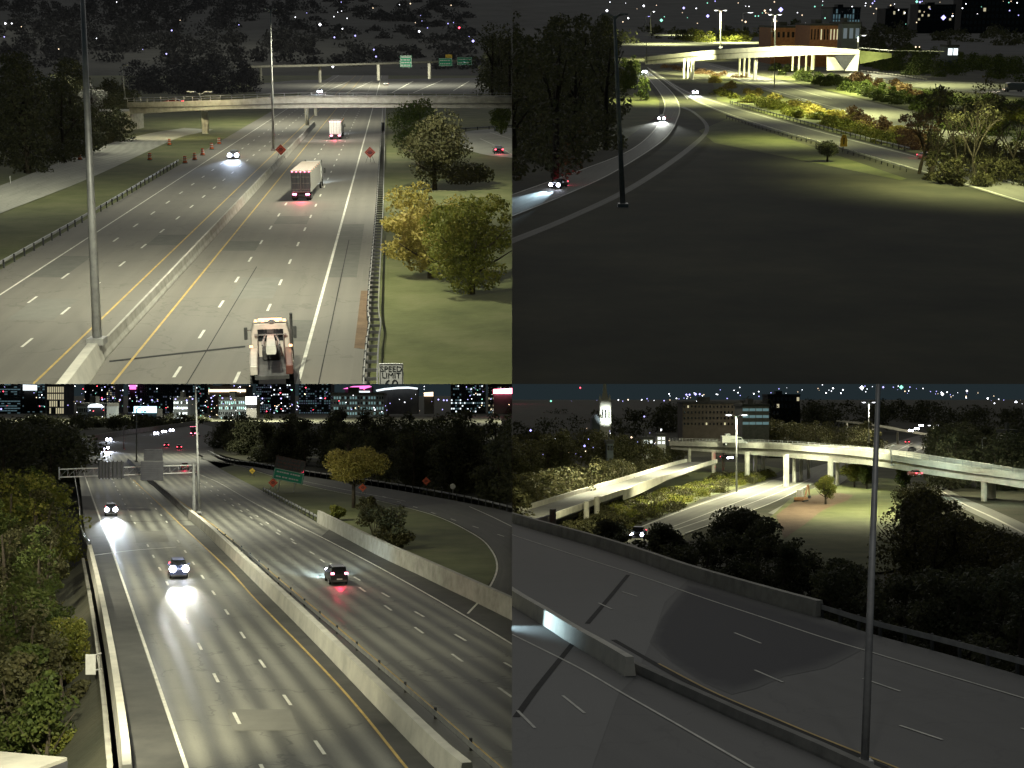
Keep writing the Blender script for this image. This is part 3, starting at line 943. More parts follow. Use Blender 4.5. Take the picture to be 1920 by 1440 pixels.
# median barrier and the heavier block that carries the mast
med = [P.g(*vp(150, y)) for y in (676, 600, 520, 450, 400, 360, 320, 290, 260, 235)]
barrier(P, 'long grey concrete median barrier running up the freeway towards the bridge', smooth_path(med, 36), 1.05, 0.62)
near = [P.g(92, 830), P.g(197, 677)]
d_ = (near[1] - near[0]).normalized()
near = [p + Vector((-d_.y, d_.x, 0)) * 0.62 for p in near]
barrier(P, 'wide pale median block below the tall grey mast at the near edge', [near[0], near[0].lerp(near[1], .5), near[1]], 1.35, 1.25, 0.62, 'concrete_light')

street_lamp(P, 'tall grey mast rising from the end of the near median block', P.g(193, 682) + Vector((-.45, 0.6, 1.2)), P.at(154, -20, 97), 0.30, 2, lit=False)
street_lamp(P, 'slim mast on the median beside the left orange diamond sign', P.g(513, 283), P.at(507, 20, P.g(513, 283).y), 0.26, 2, lit=False)

guardrail(P, 'bent steel guardrail along the right shoulder, between pavement and grass', smooth_path([P.g(x, y) for x, y in ((683, 745), (684, 717), (689, 655), (694, 622), (691, 592), (696, 520), (706, 405), (709, 357), (713, 290), (716, 237), (719, 190))], 60), 2.4, 0.75, 120, double=0.75, side=-1)
guardrail(P, 'steel guardrail on the left shoulder that ends at the grass strip', gpath(P, [(-60, 541), (0, 505), (165, 410), (335, 307)], 0, 40), 3.8, 0.75, 60, side=1)
guardrail(P, 'far steel guardrail beyond the right hand trees', gpath(P, [(850, 247), (960, 240), (1000, 238)], 0, 10), 4, 0.75, 20)

# orange construction barrels
def barrel(place, label, p, group=None, mat='orange'):
    o = thing(place, 'traffic_barrel', label, 'barrel', p, 0, group)
    mb = MB(); mb.lathe([(.30, .06), (.29, .3), (.27, .32), (.26, .6), (.24, .62), (.23, .9), (.2, 1.0)], 12); mb.build('drum', mat, None, o)
    for z in (.38, .7):
        mb = MB(); mb.lathe([(.292 - .05 * z, z), (.288 - .05 * z, z + .14)], 12); mb.build('reflective_band', 'white_plastic', None, o)
    mb = MB(); mb.lathe([(.38, 0), (.38, .08), (.3, .09)], 10); mb.build('base', 'rubber', None, o)
    return o
bl = [((411, 270), 'orange barrel nearest the bridge pier on the left shoulder'), ((397, 280), 'second orange barrel from the bridge pier along the left shoulder'),
      ((380, 291), 'third orange barrel from the bridge pier along the left shoulder'), ((365, 300), 'orange and white barrel beside the end of the left guardrail'),
      ((347, 306), 'orange barrel at the very tip of the left guardrail'), ((281, 300), 'orange barrel on the lit side of the pale ramp, below its middle'),
      ((150, 300), 'orange barrel on the far edge of the pale ramp, left of the mast'), ((318, 272), 'orange barrel at the upper end of the pale ramp')]
b0 = None
for (px, lab) in bl:
    if b0 is None: b0 = barrel(P, lab, P.g(*px), 'barrels along the road works'); b0.scale = (1.25,) * 3
    else: copy_thing(b0, lab, P.g(*px)).scale = (1.25,) * 3
dl = [((20, 344), 'short white marker post at the far left edge of the pale ramp'), ((75, 324), 'short white marker post below the leaning roadside pole'), ((110, 313), 'short white marker post second from the mast on the ramp edge'), ((177, 290), 'short white marker post just right of the mast on the ramp edge')]
b1 = None
for px, lab in dl:
    if b1 is None:
        b1 = thing(P, 'marker_post', lab, 'post', P.g(*px), 0, 'marker posts along the pale ramp')
        mb = MB(); mb.tube([(0, 0, 0), (0, 0, 1.1)], .07, 8); mb.build('post', 'white_plastic', None, b1)
        mb = MB(); mb.box(-.09, .09, -.08, .08, .8, 1.0); mb.build('reflector', 'sign_white', None, b1)
    else: copy_thing(b1, lab, P.g(*px))

diamond_sign(P, 'orange diamond road works sign on the median, left of the two trucks', P.g(527, 299), (299 - 281) / P.pxm(P.g(527, 299).y), 0.98, 'orange diamond signs')
diamond_sign(P, 'orange diamond road works sign by the right guardrail', P.g(694, 305), (305 - 286) / P.pxm(P.g(694, 305).y), 0.98, 'orange diamond signs')

# the road bridge over the freeway
pts = [(238, 192, 214, 345), (330, 190, 209, 330), (430, 187, 205, 320), (560, 183, 203, 318), (700, 183, 202, 318), (960, 183, 203, 322), (1010, 183, 203, 325)]
o, top, bot, off = bridge(P, 'road_bridge', 'long concrete road bridge crossing the freeway with railing on top', pts, 11, rail=3.0, mat='concrete')
for (px, py0, py1) in ((383, 208, 250), (388, 212, 250), (576, 205, 235), (592, 206, 217), (930, 205, 246)):
    q = P.g(px, py1); pier(o, (q.x, q.y), P.at(px, py0 - 3, q.y).z, -0.5, 0.5)
mb = MB(); q = P.at(236, 200, 347); mb.box(q.x - 14, q.x + 1.5, 345, 357, -1, q.z - 1); mb.build('abutment', 'concrete', None, o)
street_lamp(P, 'short twin-arm sign post standing on the bridge near its left end', P.at(375, 188, 328), P.at(375, 174, 328), 0.12, 2, lit=False, size=1.2)

# pier-carried beam with guide signs farther on
pts = [(462, 124, 128, 700), (600, 121, 126, 740), (710, 118, 124, 765), (805, 115, 121, 785), (892, 112, 118, 800)]
o, top, bot, off = bridge(P, 'overhead_beam', 'thin far bridge beam on five piers carrying green guide signs', pts, 9, mat='concrete', parapet=0.6, girders=False)
for px, a, b in ((488, 125, 153), (599, 124, 151), (709, 121, 147), (805, 119, 144)):
    q = P.at(px, a, 745); zb = P.at(px, b, 745).z; pier(o, (q.x, q.y), q.z, zb - 1, 0.8)
def guide_sign(place, label, x0, x1, y0, y1, Y, mat='sign_green', rows=3, name='guide_sign', legend='sign_white', seed=1, rot=0.0, post=None, txt=True):
    a = place.at(x0, y1, Y); b = place.at(x1, y0, Y)
    w, h = b.x - a.x, b.z - a.z
    o = thing(place, name, label, 'sign', a, rot)
    rr = random.Random(seed)
    mb = MB(); mb.cbox(0, w, -.12, 0, 0, h, 0, None, .05); mb.build('panel', mat, None, o)
    mb = MB(); e = min(w, h) * .035
    for q in ((0.02 * w, .98 * w, .02 * h, .02 * h + e), (0.02 * w, .98 * w, .98 * h - e, .98 * h), (.02 * w, .02 * w + e, .02 * h, .98 * h), (.98 * w - e, .98 * w, .02 * h, .98 * h)):
        mb.box(q[0], q[1], -.135, -.122, q[2], q[3])
    mb.build('border', legend, None, o)
    if txt:
        mb = MB()
        for r_ in range(rows):
            zc = h * (1 - (r_ + .7) / (rows + .4)); x = w * .1
            while x < w * .85:
                l = w * rr.uniform(.04, .09); mb.box(x, x + l, -.14, -.125, zc - h * .05, zc + h * .07); x += l + w * rr.choice((.015, .015, .05))
        mb.build('legend', legend, None, o)['kind'] = 'stuff'
    for k in (.25, .75):
        mb = MB(); mb.box(w * k - .08, w * k + .08, .01, .2, -.1 * h if post is None else post, h); mb.build('bracket' if post is None else 'post', 'galv', None, o)
    return o
guide_sign(P, 'squarish green guide sign, leftmost of the three on the far beam', 750, 772, 104, 126, 757, rows=4, seed=1)
guide_sign(P, 'green guide sign under the yellow panel on the far beam', 823, 848, 109, 124, 776, rows=2, seed=2)
guide_sign(P, 'small yellow panel on top of the middle green guide sign', 835, 848, 102, 108.6, 776, 'sign_yellow', 1, legend='sign_black', seed=3)
guide_sign(P, 'green guide sign at the right end of the far beam', 857, 885, 107, 122, 782, rows=2, seed=4)

# traffic
car(P, 'car with glaring bluish headlights coming down the left carriageway', (439, 297), (425, 312), 'car_silver', head_size=.36, beam=9000, beam_angle=34, beam_aim=11, beam_col=(.65, .78, 1))
car(P, 'distant car with lit headlights behind the bridge railing', (600, 176), (597, 184), 'car_black', suv=True, head_size=.4, beam=2600)
car(P, 'distant red-lit car crossing behind the bridge, below the far beam', (723, 160), (716, 161), 'car_white', head=False)
car(P, 'car with two red tail lights on the side road by the trees', (934, 287), (922, 276), 'car_black', head=False)
car(P, 'far small red car beside the barrier of the bridge deck', None, None, 'car_red', head=False, pos=P.at(318, 191, 338) + Vector((0, 3, -.8)), rotz=R(88))
semi(P, 'box trailer truck with glowing tail lights in the middle of the right lanes', (565, 377), vp(*(lambda: (452, 300))()), length=15.5, beam=9000)
semi(P, 'smaller white box truck ahead under the bridge, lit by its tail lights', (629, 262), vp(430, 200), length=9.5, roof_mat='van_white', beam=8000, height=3.9, door_mat='van_white')

# wrecker in the foreground
tp = P.g(510, 700); rz = heading(P, (508, 717), vp(452, 600))
t = thing(P, 'tow_truck', 'cream tow truck with a raised boom seen from behind at the near edge', 'truck', tp, rz)
mb = MB(); mb.loft([octsec(0.0, 1.16, 1.0, 3.12), octsec(.15, 1.2, .9, 3.2), octsec(1.6, 1.2, .9, 3.22), octsec(2.0, 1.15, .9, 3.0), octsec(2.5, 1.1, .9, 2.1), octsec(4.0, .95, .8, 1.85)]); mb.build('cab', 'truck_cream', None, t)
mb = MB(); mb.box(-.8, .8, -.03, .02, 2.1, 2.85); mb.build('rear_window', 'glass', None, t)
for k in range(5):
    x = -.9 + k * .45
    mb = MB(); mb.lathe([(.1, 3.2), (.09, 3.3), (.05, 3.36)], 8, 'Z', 0, Matrix.Translation((x, .55, 0))); mb.build('marker_light', 'e_amber', None, t)
mb = MB(); mb.lathe([(.22, 3.2), (.24, 3.3), (.14, 3.4)], 12, 'Z', 0, Matrix.Translation((.1, .2, 0))); mb.build('beacon', 'chrome', None, t)
mb = MB(); mb.tube([(1.3, -.3, .9), (1.3, -.3, 3.5), (1.3, -.42, 3.9)], [.11, .1, .1], 10); mb.build('exhaust_stack', 'steel_dark', None, t)
for sx in (-1, 1):
    mb = MB(); mb.cbox(sx * 1.55 - .11, sx * 1.55 + .11, 1.5, 1.62, 1.9, 2.7, 0, None, .03); m_ = mb.build('mirror', 'steel_dark', None, t)
    mb = MB(); mb.tube([(sx * 1.2, 1.55, 2.5), (sx * 1.5, 1.55, 2.5)], .03, 6); mb.build('mirror_arm', 'chrome', None, m_)
    mb = MB(); mb.cbox(sx * 1.05 - .22, sx * 1.05 + .22, -5.6, -.4, 1.15, 1.75, 0, None, .06); mb.build('side_locker', 'truck_red' if sx > 0 else 'truck_cream', None, t)
    mb = MB(); mb.tube([(sx * .34, -.2, 2.5), (sx * .46, -3.2, 2.75), (sx * .5, -5.5, 2.95)], .07, 8); mb.build('boom_rail', 'chrome', None, t)
    mb = MB(); mb.cbox(sx * 1.22 - .1, sx * 1.22 + .1, -.8, -.72, 1.85, 2.0, 0, None, .02); mb.build('marker_light', 'e_amber', None, t)
    for y in (-4.2, -2.9): wheel(t, sx * 1.05, y, .52, .5)
    wheel(t, sx * 1.0, 3.0, .52, .3)
mb = MB(); mb.loft([octsec(-6, .3, 2.5, 3.0), octsec(-3, .28, 2.3, 2.8), octsec(-.25, .24, 2.05, 2.5)]); mb.build('boom', 'van_white', None, t)
mb = MB(); mb.box(-1.0, 1.0, -5.8, -.25, .95, 1.15); mb.build('deck', 'steel_dark', None, t)
mb = MB(); mb.cbox(-.55, .55, -1.6, -.4, 1.15, 1.9, 0, None, .1); mb.build('winch', 'steel_dark', None, t)
mb = MB(); mb.cbox(-.75, .75, .95, 1.15, 3.22, 3.34, 0, None, .04); mb.build('light_bar', 'e_amber', None, t)
for x in (-.8, -.4, 0, .4, .8):
    mb = MB(); mb.tube([(x, -.18, 1.15), (x, -.18, 2.55)], .03, 6); mb.build('rack_bar', 'chrome', None, t)
mb = MB(); mb.box(-1.0, 1.0, -.22, -.14, 2.5, 2.58); mb.build('rack_rail', 'chrome', None, t)
for sx in (-1, 1):
    for y in (-1.4, -2.6, -3.8):
        mb = MB(); mb.cbox(sx * 1.285 - .012, sx * 1.285 + .012, y - .45, y + .45, 1.22, 1.68, 0, None, .006); mb.build('locker_door', 'truck_cream', None, t)
        mb = MB(); mb.box(sx * 1.3 - .01, sx * 1.3 + .012, y - .06, y + .06, 1.42, 1.46); mb.build('door_latch', 'chrome', None, t)
mb = MB(); mb.cbox(-1.0, 1.0, .12, .3, 3.2, 3.26, 0, None, .02); mb.build('roof_seam', 'steel_dark', None, t)
lamp(P, 'marker_glow', (0, -.8, 3.6), (0, -1, 0), 70, 160, .9, (1, .4, .3), .3, t)

# speed limit sign at the near edge
sp = P.at(733.5, 703, 70)
o = thing(P, 'speed_limit_sign', 'white speed limit sign beside the right guardrail at the near edge', 'sign', sp)
mb = MB(); mb.cbox(-.61, .61, -.03, 0, -.95, .6, 0, None, .012); mb.build('panel', 'sign_white', None, o)
mb = MB()
for q in ((-.57, .57, .53, .56), (-.57, .57, -.9, -.87), (-.57, -.54, -.9, .56), (.54, .57, -.9, .56)): mb.box(q[0], q[1], -.036, -.0305, q[2], q[3])
mb.build('border', 'sign_black', None, o)
for txt, z, s_ in (('SPEED', .30, .40), ('LIMIT', -.03, .40), ('60', -.5, .72)):
    me = text_mesh(txt, s_); me.materials.append(M['sign_black'])
    l = link('lettering', me, None, o); l.matrix_basis = Matrix.Translation((0, -.034, z)) @ Matrix.Rotation(R(90), 4, 'X')
mb = MB(); mb.box(-.06, .06, .02, .12, -9, .5); mb.build('post', 'galv', None, o)

# small poles on the left bank
street_lamp(P, 'thin leaning utility pole on the left bank by the ramp', P.g(69, 308), P.at(64, 212, P.g(69, 308).y), 0.16, 1, lit=False, name='utility_pole')
street_lamp(P, 'thin dark pole above the left end of the bridge', P.at(235, 186, 380), P.at(228, 124, 380), 0.2, 1, lit=False, name='utility_pole', size=.7)

# trees
tree(P, 'yellow_tree', 'broad yellow autumn tree on the grass right of the guardrail', 'tree', P.g(808, 520), 8.8, 9.4, 'leaf_yellow', 8000, .36, .02, clumps=80, rr=1.0)
tree(P, 'green_tree', 'yellow-green leafy tree on the grass at the right edge, below the yellow one', 'tree', P.g(884, 550), 9.0, 9.2, 'leaf_lime', 8000, .36, .0, clumps=80, rr=1.0)
tree(P, 'green_tree', 'dark green tree beside the guardrail, right below the bridge', 'tree', P.g(788, 305), 11.5, 11.5, 'leaf_green', 5000, .5, .06, clumps=46)
tree(P, 'green_tree', 'shaded green tree between the yellow tree and the bridge', 'tree', P.g(815, 355), 11.0, 10.5, 'leaf_olive', 5000, .5, .06, clumps=46)
tree(P, 'green_tree', 'small green tree at the right edge just under the bridge', 'tree', P.g(940, 252), 7.5, 6.0, 'leaf_green', 2500, .5, .06)
bush(P, 'shrub', 'low dark shrub between the yellow tree and the side road', 'shrub', P.g(880, 345), 3.2, 7.0, 'leaf_olive', 2500, .45)
tree(P, 'grey_tree', 'pale grey feathery tree behind the mast on the left bank', 'tree', P.g(178, 272), 13.5, 6.0, 'leaf_grey', 900, .55, .4)
w = []
r1 = random.Random(3)
for i in range(34):
    x = r1.uniform(-30, 245); base = 345 - x * .33 - r1.uniform(0, 95)
    base = max(base, 215)
    g = P.g(x, base, 0); w.append((g.x, g.y, 0, r1.uniform(9, 15) * (1.3 if x < 150 else .75), r1.uniform(8, 12)))
wood(P, 'dark_wood', w, 'leaf_dark', 1500, .7, label='dark wooded bank on the left beside the pale ramp')
w = []
for i in range(12):
    x = r1.uniform(20, 235); g = P.g(x, 322 - x * .28 - r1.uniform(0, 14)); w.append((g.x, g.y, 0, r1.uniform(3, 6), r1.uniform(4, 7)))
wood(P, 'bank_shrubs', w, 'leaf_olive', 900, .5, label='low olive shrubs along the upper edge of the pale ramp', trunks=False)
w = []
for i in range(22):
    x = r1.uniform(922, 1000); g = P.g(x, r1.uniform(150, 185)); w.append((g.x, g.y, 0, r1.uniform(16, 30), r1.uniform(12, 18)))
wood(P, 'dark_wood', w, 'leaf_dark', 900, 1.1, label='tall dark wood at the right edge beyond the bridge')
w = []
for i in range(420):
    x = r1.uniform(-10, 575) if i % 3 else r1.uniform(575, 890); Y = r1.uniform(950, 2200); q = P.at(x, 60, Y)
    zg = np.interp(Y, [900, 1500, 3200], [-1, 48, 190]); w.append((q.x, Y, zg - 2, r1.uniform(10, 17) * (1 if x < 575 else .6), r1.uniform(14, 30)))
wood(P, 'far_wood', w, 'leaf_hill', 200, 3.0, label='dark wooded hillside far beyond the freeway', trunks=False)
w = []
for i in range(22):
    x = r1.uniform(250, 480); g = P.g(x, r1.uniform(150, 178)); w.append((g.x, g.y, 0, r1.uniform(7, 14), r1.uniform(12, 18)))
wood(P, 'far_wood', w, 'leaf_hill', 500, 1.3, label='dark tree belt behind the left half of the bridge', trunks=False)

# lights on the hill
dots = [(322, 57, 1900, 5, 'e_blue'), (312, 101, 1500, 5, 'e_blue'), (8, 69, 1700, 4, 'e_blue'), (181, 72, 1700, 3, 'e_white'), (627, 70, 1700, 5, 'e_blue'), (666, 67, 1700, 5, 'e_blue'),
        (701, 93, 1300, 5, 'e_blue'), (705, 106, 1200, 5, 'e_blue'), (887, 77, 1500, 8, 'e_blue'), (786, 59, 2000, 6, 'e_white'), (600, 46, 2300, 8, 'e_white'), (642, 54, 2100, 4, 'e_white'), (624, 125, 900, 7, 'e_white'), (10, 44, 2200, 6, 'e_white'), (22, 44, 2200, 4, 'e_white'), (861, 52, 2000, 6, 'e_red'), (40, 50, 2100, 3, 'e_warm'), (110, 92, 1500, 4, 'e_warm')]
for i in range(22): dots.append((r1.uniform(0, 885) if i % 2 else r1.uniform(560, 885), r1.uniform(2, 100) if i % 3 else r1.uniform(2, 45), r1.uniform(915, 950), r1.uniform(2.0, 4.2), r1.choice(['e_white', 'e_blue', 'e_warm', 'e_blue', 'e_white'])))
dots = [(a_, b_, min(c_, 940), d_, e_) for a_, b_, c_, d_, e_ in dots]
lights_stuff(P, 'hill_lights', dots, 'scattered far lamps on the dark hillside')
for x0, x1, y0, y1, lab, wm in ((730, 860, 44, 62, 'long low lit building on the hill above the guide signs', 'w_warm'), (70, 185, 43, 60, 'long dark warehouse on the hill left of the mast', 'w_dim'), (540, 620, 42, 52, 'low white-lit building on the hill top right of the slim mast', 'w_white')):
    building(P, lab, x0, x1, y0, y1, 2100, 30, 'wall_grey', 1, 14, .6, wm, fill=(.8, .35))

# light: freeway lamps, and unseen ones added to lift the wood and hill
for (x, y, z, pw, an) in ((-16, 66, 25, 72000, 150), (-24, 118, 26, 72000, 140), (-18, 190, 27, 72000, 140), (-34, 275, 28, 70000, 140), (-60, 370, 30, 80000, 140), (-60, 700, 40, 260000, 150), (-70, 190, 24, 22000, 150), (-85, 290, 26, 20000, 150), (-200, 1050, 150, 200000, 150), (-500, 1200, 170, 200000, 150)):
    lamp(P, 'freeway_or_fill_light', (x, y, z), (x, y + 4, 0), pw, an, .8, (1, .99, .75), .5)
lamp(P, 'bridge_light', P.at(330, 178, 318) + Vector((0, -14, 4)), P.at(330, 200, 330), 26000, 120, .9, (1, .88, .5), .3)
lamp(P, 'bridge_light', P.at(620, 178, 316) + Vector((0, -16, 5)), P.at(620, 196, 316), 20000, 140, .9, (1, .95, .85), .3)
# ================================================================== WEST VIEW (upper right)
P = WEST
ribbon(P, 'ground', 'grass_rough', [(700, 760), (700, 300), (700, 24)], [(2300, 760), (2300, 300), (2300, 24)], -0.10, 60, 14)
poly(P, 'grass', 'grass', [(1310, 245), (1365, 222), (1700, 335), (1690, 338), (1500, 300), (1340, 268)], -0.03)
poly(P, 'grass', 'grass', [(1185, 120), (1205, 140), (1236, 190), (1236, 215), (1160, 270), (1100, 290), (1130, 150)], -0.04)
M['road_w'] = mat_road('ramp_asphalt', (0.10, 0.10, 0.085), (0.19, 0.185, 0.16), 0.75, .4, 3.66, 0.3)
EL = [(1206, 138), (1222, 156), (1236, 174), (1245, 193), (1243, 212), (1226, 244), (1180, 282), (1080, 322), (940, 372)]
ER = [(1212, 131), (1236, 150), (1262, 175), (1275, 200), (1271, 224), (1247, 261), (1163, 317), (1070, 362), (930, 418)]
ribbon(P, 'ramp_road', 'road_w', EL, ER, 0.0, 64, 4)
ribbon(P, 'ramp_shoulder', 'road_w', [(1275, 201), (1300, 212), (1322, 240), (1290, 275), (1190, 343), (1070, 402), (930, 458)], [(1283, 200), (1306, 212), (1330, 240), (1298, 279), (1198, 349), (1078, 408), (938, 466)], 0.01, 42, 2)
stripe(P, 'edge_line', 'white_line', gpath(P, [(x + 1, y) for x, y in EL], 0, 64), 0.3, 0.03)
stripe(P, 'edge_line', 'white_line', gpath(P, [(x - 1.5, y - .5) for x, y in ER], 0, 64), 0.3, 0.03)
# the three roads that run to the right
AL = [(1219, 128), (1280, 166), (1345, 190), (1440, 218), (1580, 256), (1705, 288), (1930, 348)]
AR = [(1214, 129), (1272, 172), (1335, 204), (1440, 240), (1590, 283), (1705, 316), (1930, 384)]
ribbon(P, 'main_road', 'road_w', AL, AR, 0.012, 60, 4)
stripe(P, 'edge_line', 'white_line', gpath(P, [(x, y - 2.5) for x, y in AR], 0, 60), 0.35, 0.03)
stripe(P, 'edge_line', 'white_line', gpath(P, [(x, y + 2.5) for x, y in AL], 0, 60), 0.35, 0.03)
stripe(P, 'edge_line', 'white_line', gpath(P, [(1216, 129), (1245, 147), (1276, 172), (1290, 186)], 0, 30), 0.35, 0.035)
BL = [(1255, 108), (1330, 118), (1440, 146), (1615, 187), (1720, 212), (1940, 262)]
BR = [(1250, 115), (1320, 130), (1440, 171), (1600, 217), (1710, 252), (1940, 322)]
ribbon(P, 'second_road', 'road_w', BL, BR, 0.0, 50, 4)
stripe(P, 'edge_line', 'white_line', gpath(P, [(1330, 122), (1440, 153), (1560, 186)], 0, 30), 0.35, 0.03)
stripe(P, 'edge_line', 'white_line', gpath(P, [(1320, 128), (1440, 166), (1600, 212), (1700, 243)], 0, 30), 0.35, 0.03)
CL = [(1600, 132), (1680, 142), (1740, 150), (1940, 160)]
CR = [(1590, 140), (1680, 158), (1740, 166), (1940, 182)]
ribbon(P, 'third_road', 'road_w', CL, CR, 0.0, 30, 3)
poly(P, 'far_road', 'road_w', [(1166, 72), (1290, 80), (1420, 92), (1400, 104), (1240, 103), (1185, 92)], -0.02)
for a, b in (((1175, 76), (1260, 92)), ((1200, 76), (1300, 91))):
    stripe(P, 'edge_line', 'white_line', gpath(P, [a, b], 0, 4), .5, .03)
poly(P, 'grass_verge', 'grass', [(1330, 133), (1440, 174), (1600, 220), (1710, 255), (1930, 321), (1930, 344), (1705, 285), (1580, 253), (1440, 215), (1345, 187)], -.02)
poly(P, 'grass_verge', 'grass', [(1330, 116), (1440, 142), (1590, 143), (1680, 160), (1740, 168), (1940, 185), (1940, 258), (1720, 209), (1615, 184), (1440, 143.5)], -.02)
guardrail(P, 'steel guardrail along the grass side of the lit road, running to the bare trees', gpath(P, [(1362, 222), (1440, 246), (1530, 271), (1600, 291), (1700, 322)], 0, 40), 3.4, 0.85, 70, side=-1)
guardrail(P, 'guardrail on the upper side of the lit road under the brown shrubs', gpath(P, [(1370, 194), (1440, 214), (1580, 252), (1705, 284)], 0, 40), 3.4, 0.85, 70)
guardrail(P, 'distant guardrail on the far side of the third road, right of the abutment', gpath(P, [(1614, 135), (1680, 143), (1738, 152)], 0, 20), 4, 0.9, 50, rail_mat='concrete_light')
gr = [(1638, 152), (1648, 154), (1658, 155), (1667, 157), (1676, 158), (1684, 160), (1692, 162), (1701, 164)]
p0 = None
ordw = ['first', 'second', 'third', 'fourth', 'fifth', 'sixth', 'seventh', 'last']
for w_, q in zip(ordw, gr):
    lab = 'pale reflector post by the third road, %s of the row counted from the abutment' % w_
    if p0 is None:
        p0 = thing(P, 'reflector_post', lab, 'post', P.g(*q), 0, 'reflector posts along the third road')
        mb = MB(); mb.tube([(0, 0, 0), (0, 0, 1.0)], .1, 6); mb.build('post', 'white_plastic', None, p0)
        mb = MB(); mb.cbox(-.3, .3, -.15, -.05, .85, 1.35, 0, None, .05); mb.build('reflector', 'white_line', None, p0)
    else: copy_thing(p0, lab, P.g(*q))

# bridge over the roads
Yb = P.g(1417, 150).y
pts = [(1208, 107, 121, Yb * 1.10), (1260, 101, 117, Yb * 1.06), (1350, 93, 111, Yb * 1.01), (1440, 88, 107, Yb * .985), (1530, 88, 103, Yb * .98), (1612, 93, 102, Yb * .98)]
o, top, bot, off = bridge(P, 'road_bridge', 'brightly lit pale road bridge curving across the valley', pts, 12, mat='concrete_light', parapet=1.6)
for px, y0, y1, r in ((1283, 113, 147, .45), (1291, 113, 147, .45), (1300, 113, 149, .5), (1387, 108, 138, .45), (1396, 108, 138, .45), (1405, 108, 140, .45), (1417, 107, 150, .85), (1298, 114, 148, .6), (1487, 104, 128, .4), (1499, 104, 128, .4), (1512, 104, 128, .4), (1525, 103, 126, .8)):
    Y = P.g(px, y1).y if y1 > 145 else Yb * 1.03
    q = P.at(px, y0, Y); pier(o, (q.x, q.y), q.z + .6, P.at(px, y1, Y).z - 1, r)
# abutment with its sloped wing wall
ab = thing(P, 'abutment', 'white bridge abutment with a dark sloping triangle below the deck end', 'wall', P.at(1583, 132, Yb * .97))
bx = P.at(1583, 132, Yb * .97)
def rel(px, py, Y): return P.at(px, py, Y) - bx
mb = MB(); mb.loft([[rel(1550, 106, Yb * .99), rel(1563, 105, Yb * .99), rel(1583, 132, Yb * .99), rel(1550, 132, Yb * .99)], [rel(1550, 106, Yb * 1.01), rel(1563, 105, Yb * 1.01), rel(1583, 132, Yb * 1.01), rel(1550, 132, Yb * 1.01)]]); mb.build('back_wall', 'concrete_light', None, ab)
mb = MB(); mb.loft([[rel(1563, 102, Yb * .985), rel(1607, 101.5, Yb * .985), rel(1583, 131, Yb * .985)], [rel(1563, 102, Yb * 1.0), rel(1607, 101.5, Yb * 1.0), rel(1583, 131, Yb * 1.0)]]); mb.build('slope_paving', 'asphalt_dark', None, ab)
mb = MB(); mb.loft([[rel(1607, 98, Yb * .985), rel(1612, 98, Yb * .985), rel(1608, 133, Yb * .985), rel(1584, 133, Yb * .985)], [rel(1607, 98, Yb), rel(1612, 98, Yb), rel(1608, 133, Yb), rel(1584, 133, Yb)]]); mb.build('wing_wall', 'concrete_light', None, ab)
mb = MB(); mb.loft([[rel(1612, 95, Yb * .985), rel(1672, 100, Yb * .985), rel(1672, 108, Yb * .985), rel(1612, 120, Yb * .985)], [rel(1612, 95, Yb), rel(1672, 100, Yb), rel(1672, 108, Yb), rel(1612, 120, Yb)]]); mb.build('side_bank', 'grass', None, ab)
guardrail(P, 'rail on top of the retaining wall right of the bridge', [P.at(1612, 93, Yb * .98), P.at(1670, 98, Yb * .97), P.at(1770, 100, Yb * .96)], 4, .9, 30)

# masts and lamps
g0 = P.g(1168, 388)
street_lamp(P, 'tall unlit grey mast standing in the dark grass in front of the woods', g0, P.at(1152, 30, g0.y), 0.42, 2, lit=False, size=.8)
def wl(px, pt, pb, Y, lab, mat='e_white', pw=0, size=1.1, arms=1, r=.28):
    b = P.at(px, pb, Y); return street_lamp(P, lab, b, P.at(px, pt, Y), r, arms, pw, True, 150, (1, .97, .62), mat, size=size)
wl(1351, 20, 90, Yb * 1.1, 'lit twin lamp standing just behind the middle of the bright bridge', pw=520000, arms=2, size=1.3, r=.4)
wl(1453, 28, 88, Yb * 1.05, 'lit twin lamp behind the bridge next to the brick warehouse', pw=520000, arms=2, size=1.3, r=.4)
wl(1220, 22, 62, 900, 'lit lamp on a tall pole, left of the city trees', size=1.2, r=.4)
wl(1211, 31, 60, 950, 'shorter lit lamp beside the tall one left of the city trees', 'e_blue', size=1.2)
wl(1609, 67, 92, Yb * 1.08, 'dazzling white lamp above the right end of the bridge', pw=200000, size=1.6)
wl(1447, 40, 60, 800, 'pinkish lit lamp beside the warehouse wall', 'e_warm', size=1.4)
wl(1538, 53, 78, 780, 'lamp shining on the orange brick warehouse', 'e_warm', pw=260000, size=1.3)
wl(1393, 24, 58, 950, 'big dazzling greenish lamp above the trees behind the bridge', 'e_white', size=3.0)
wl(1569, 41, 62, 900, 'small warm lamp over the warehouse roof', 'e_warm', size=1.4)
street_lamp(P, 'slim pole on the verge in front of the bridge piers', P.g(1452, 166), P.at(1452, 105, P.g(1452, 166).y), .16, 1, lit=False)
street_lamp(P, 'thin pole at the left end of the bridge', P.at(1213, 118, 600), P.at(1212, 80, 600), .2, 1, lit=False)

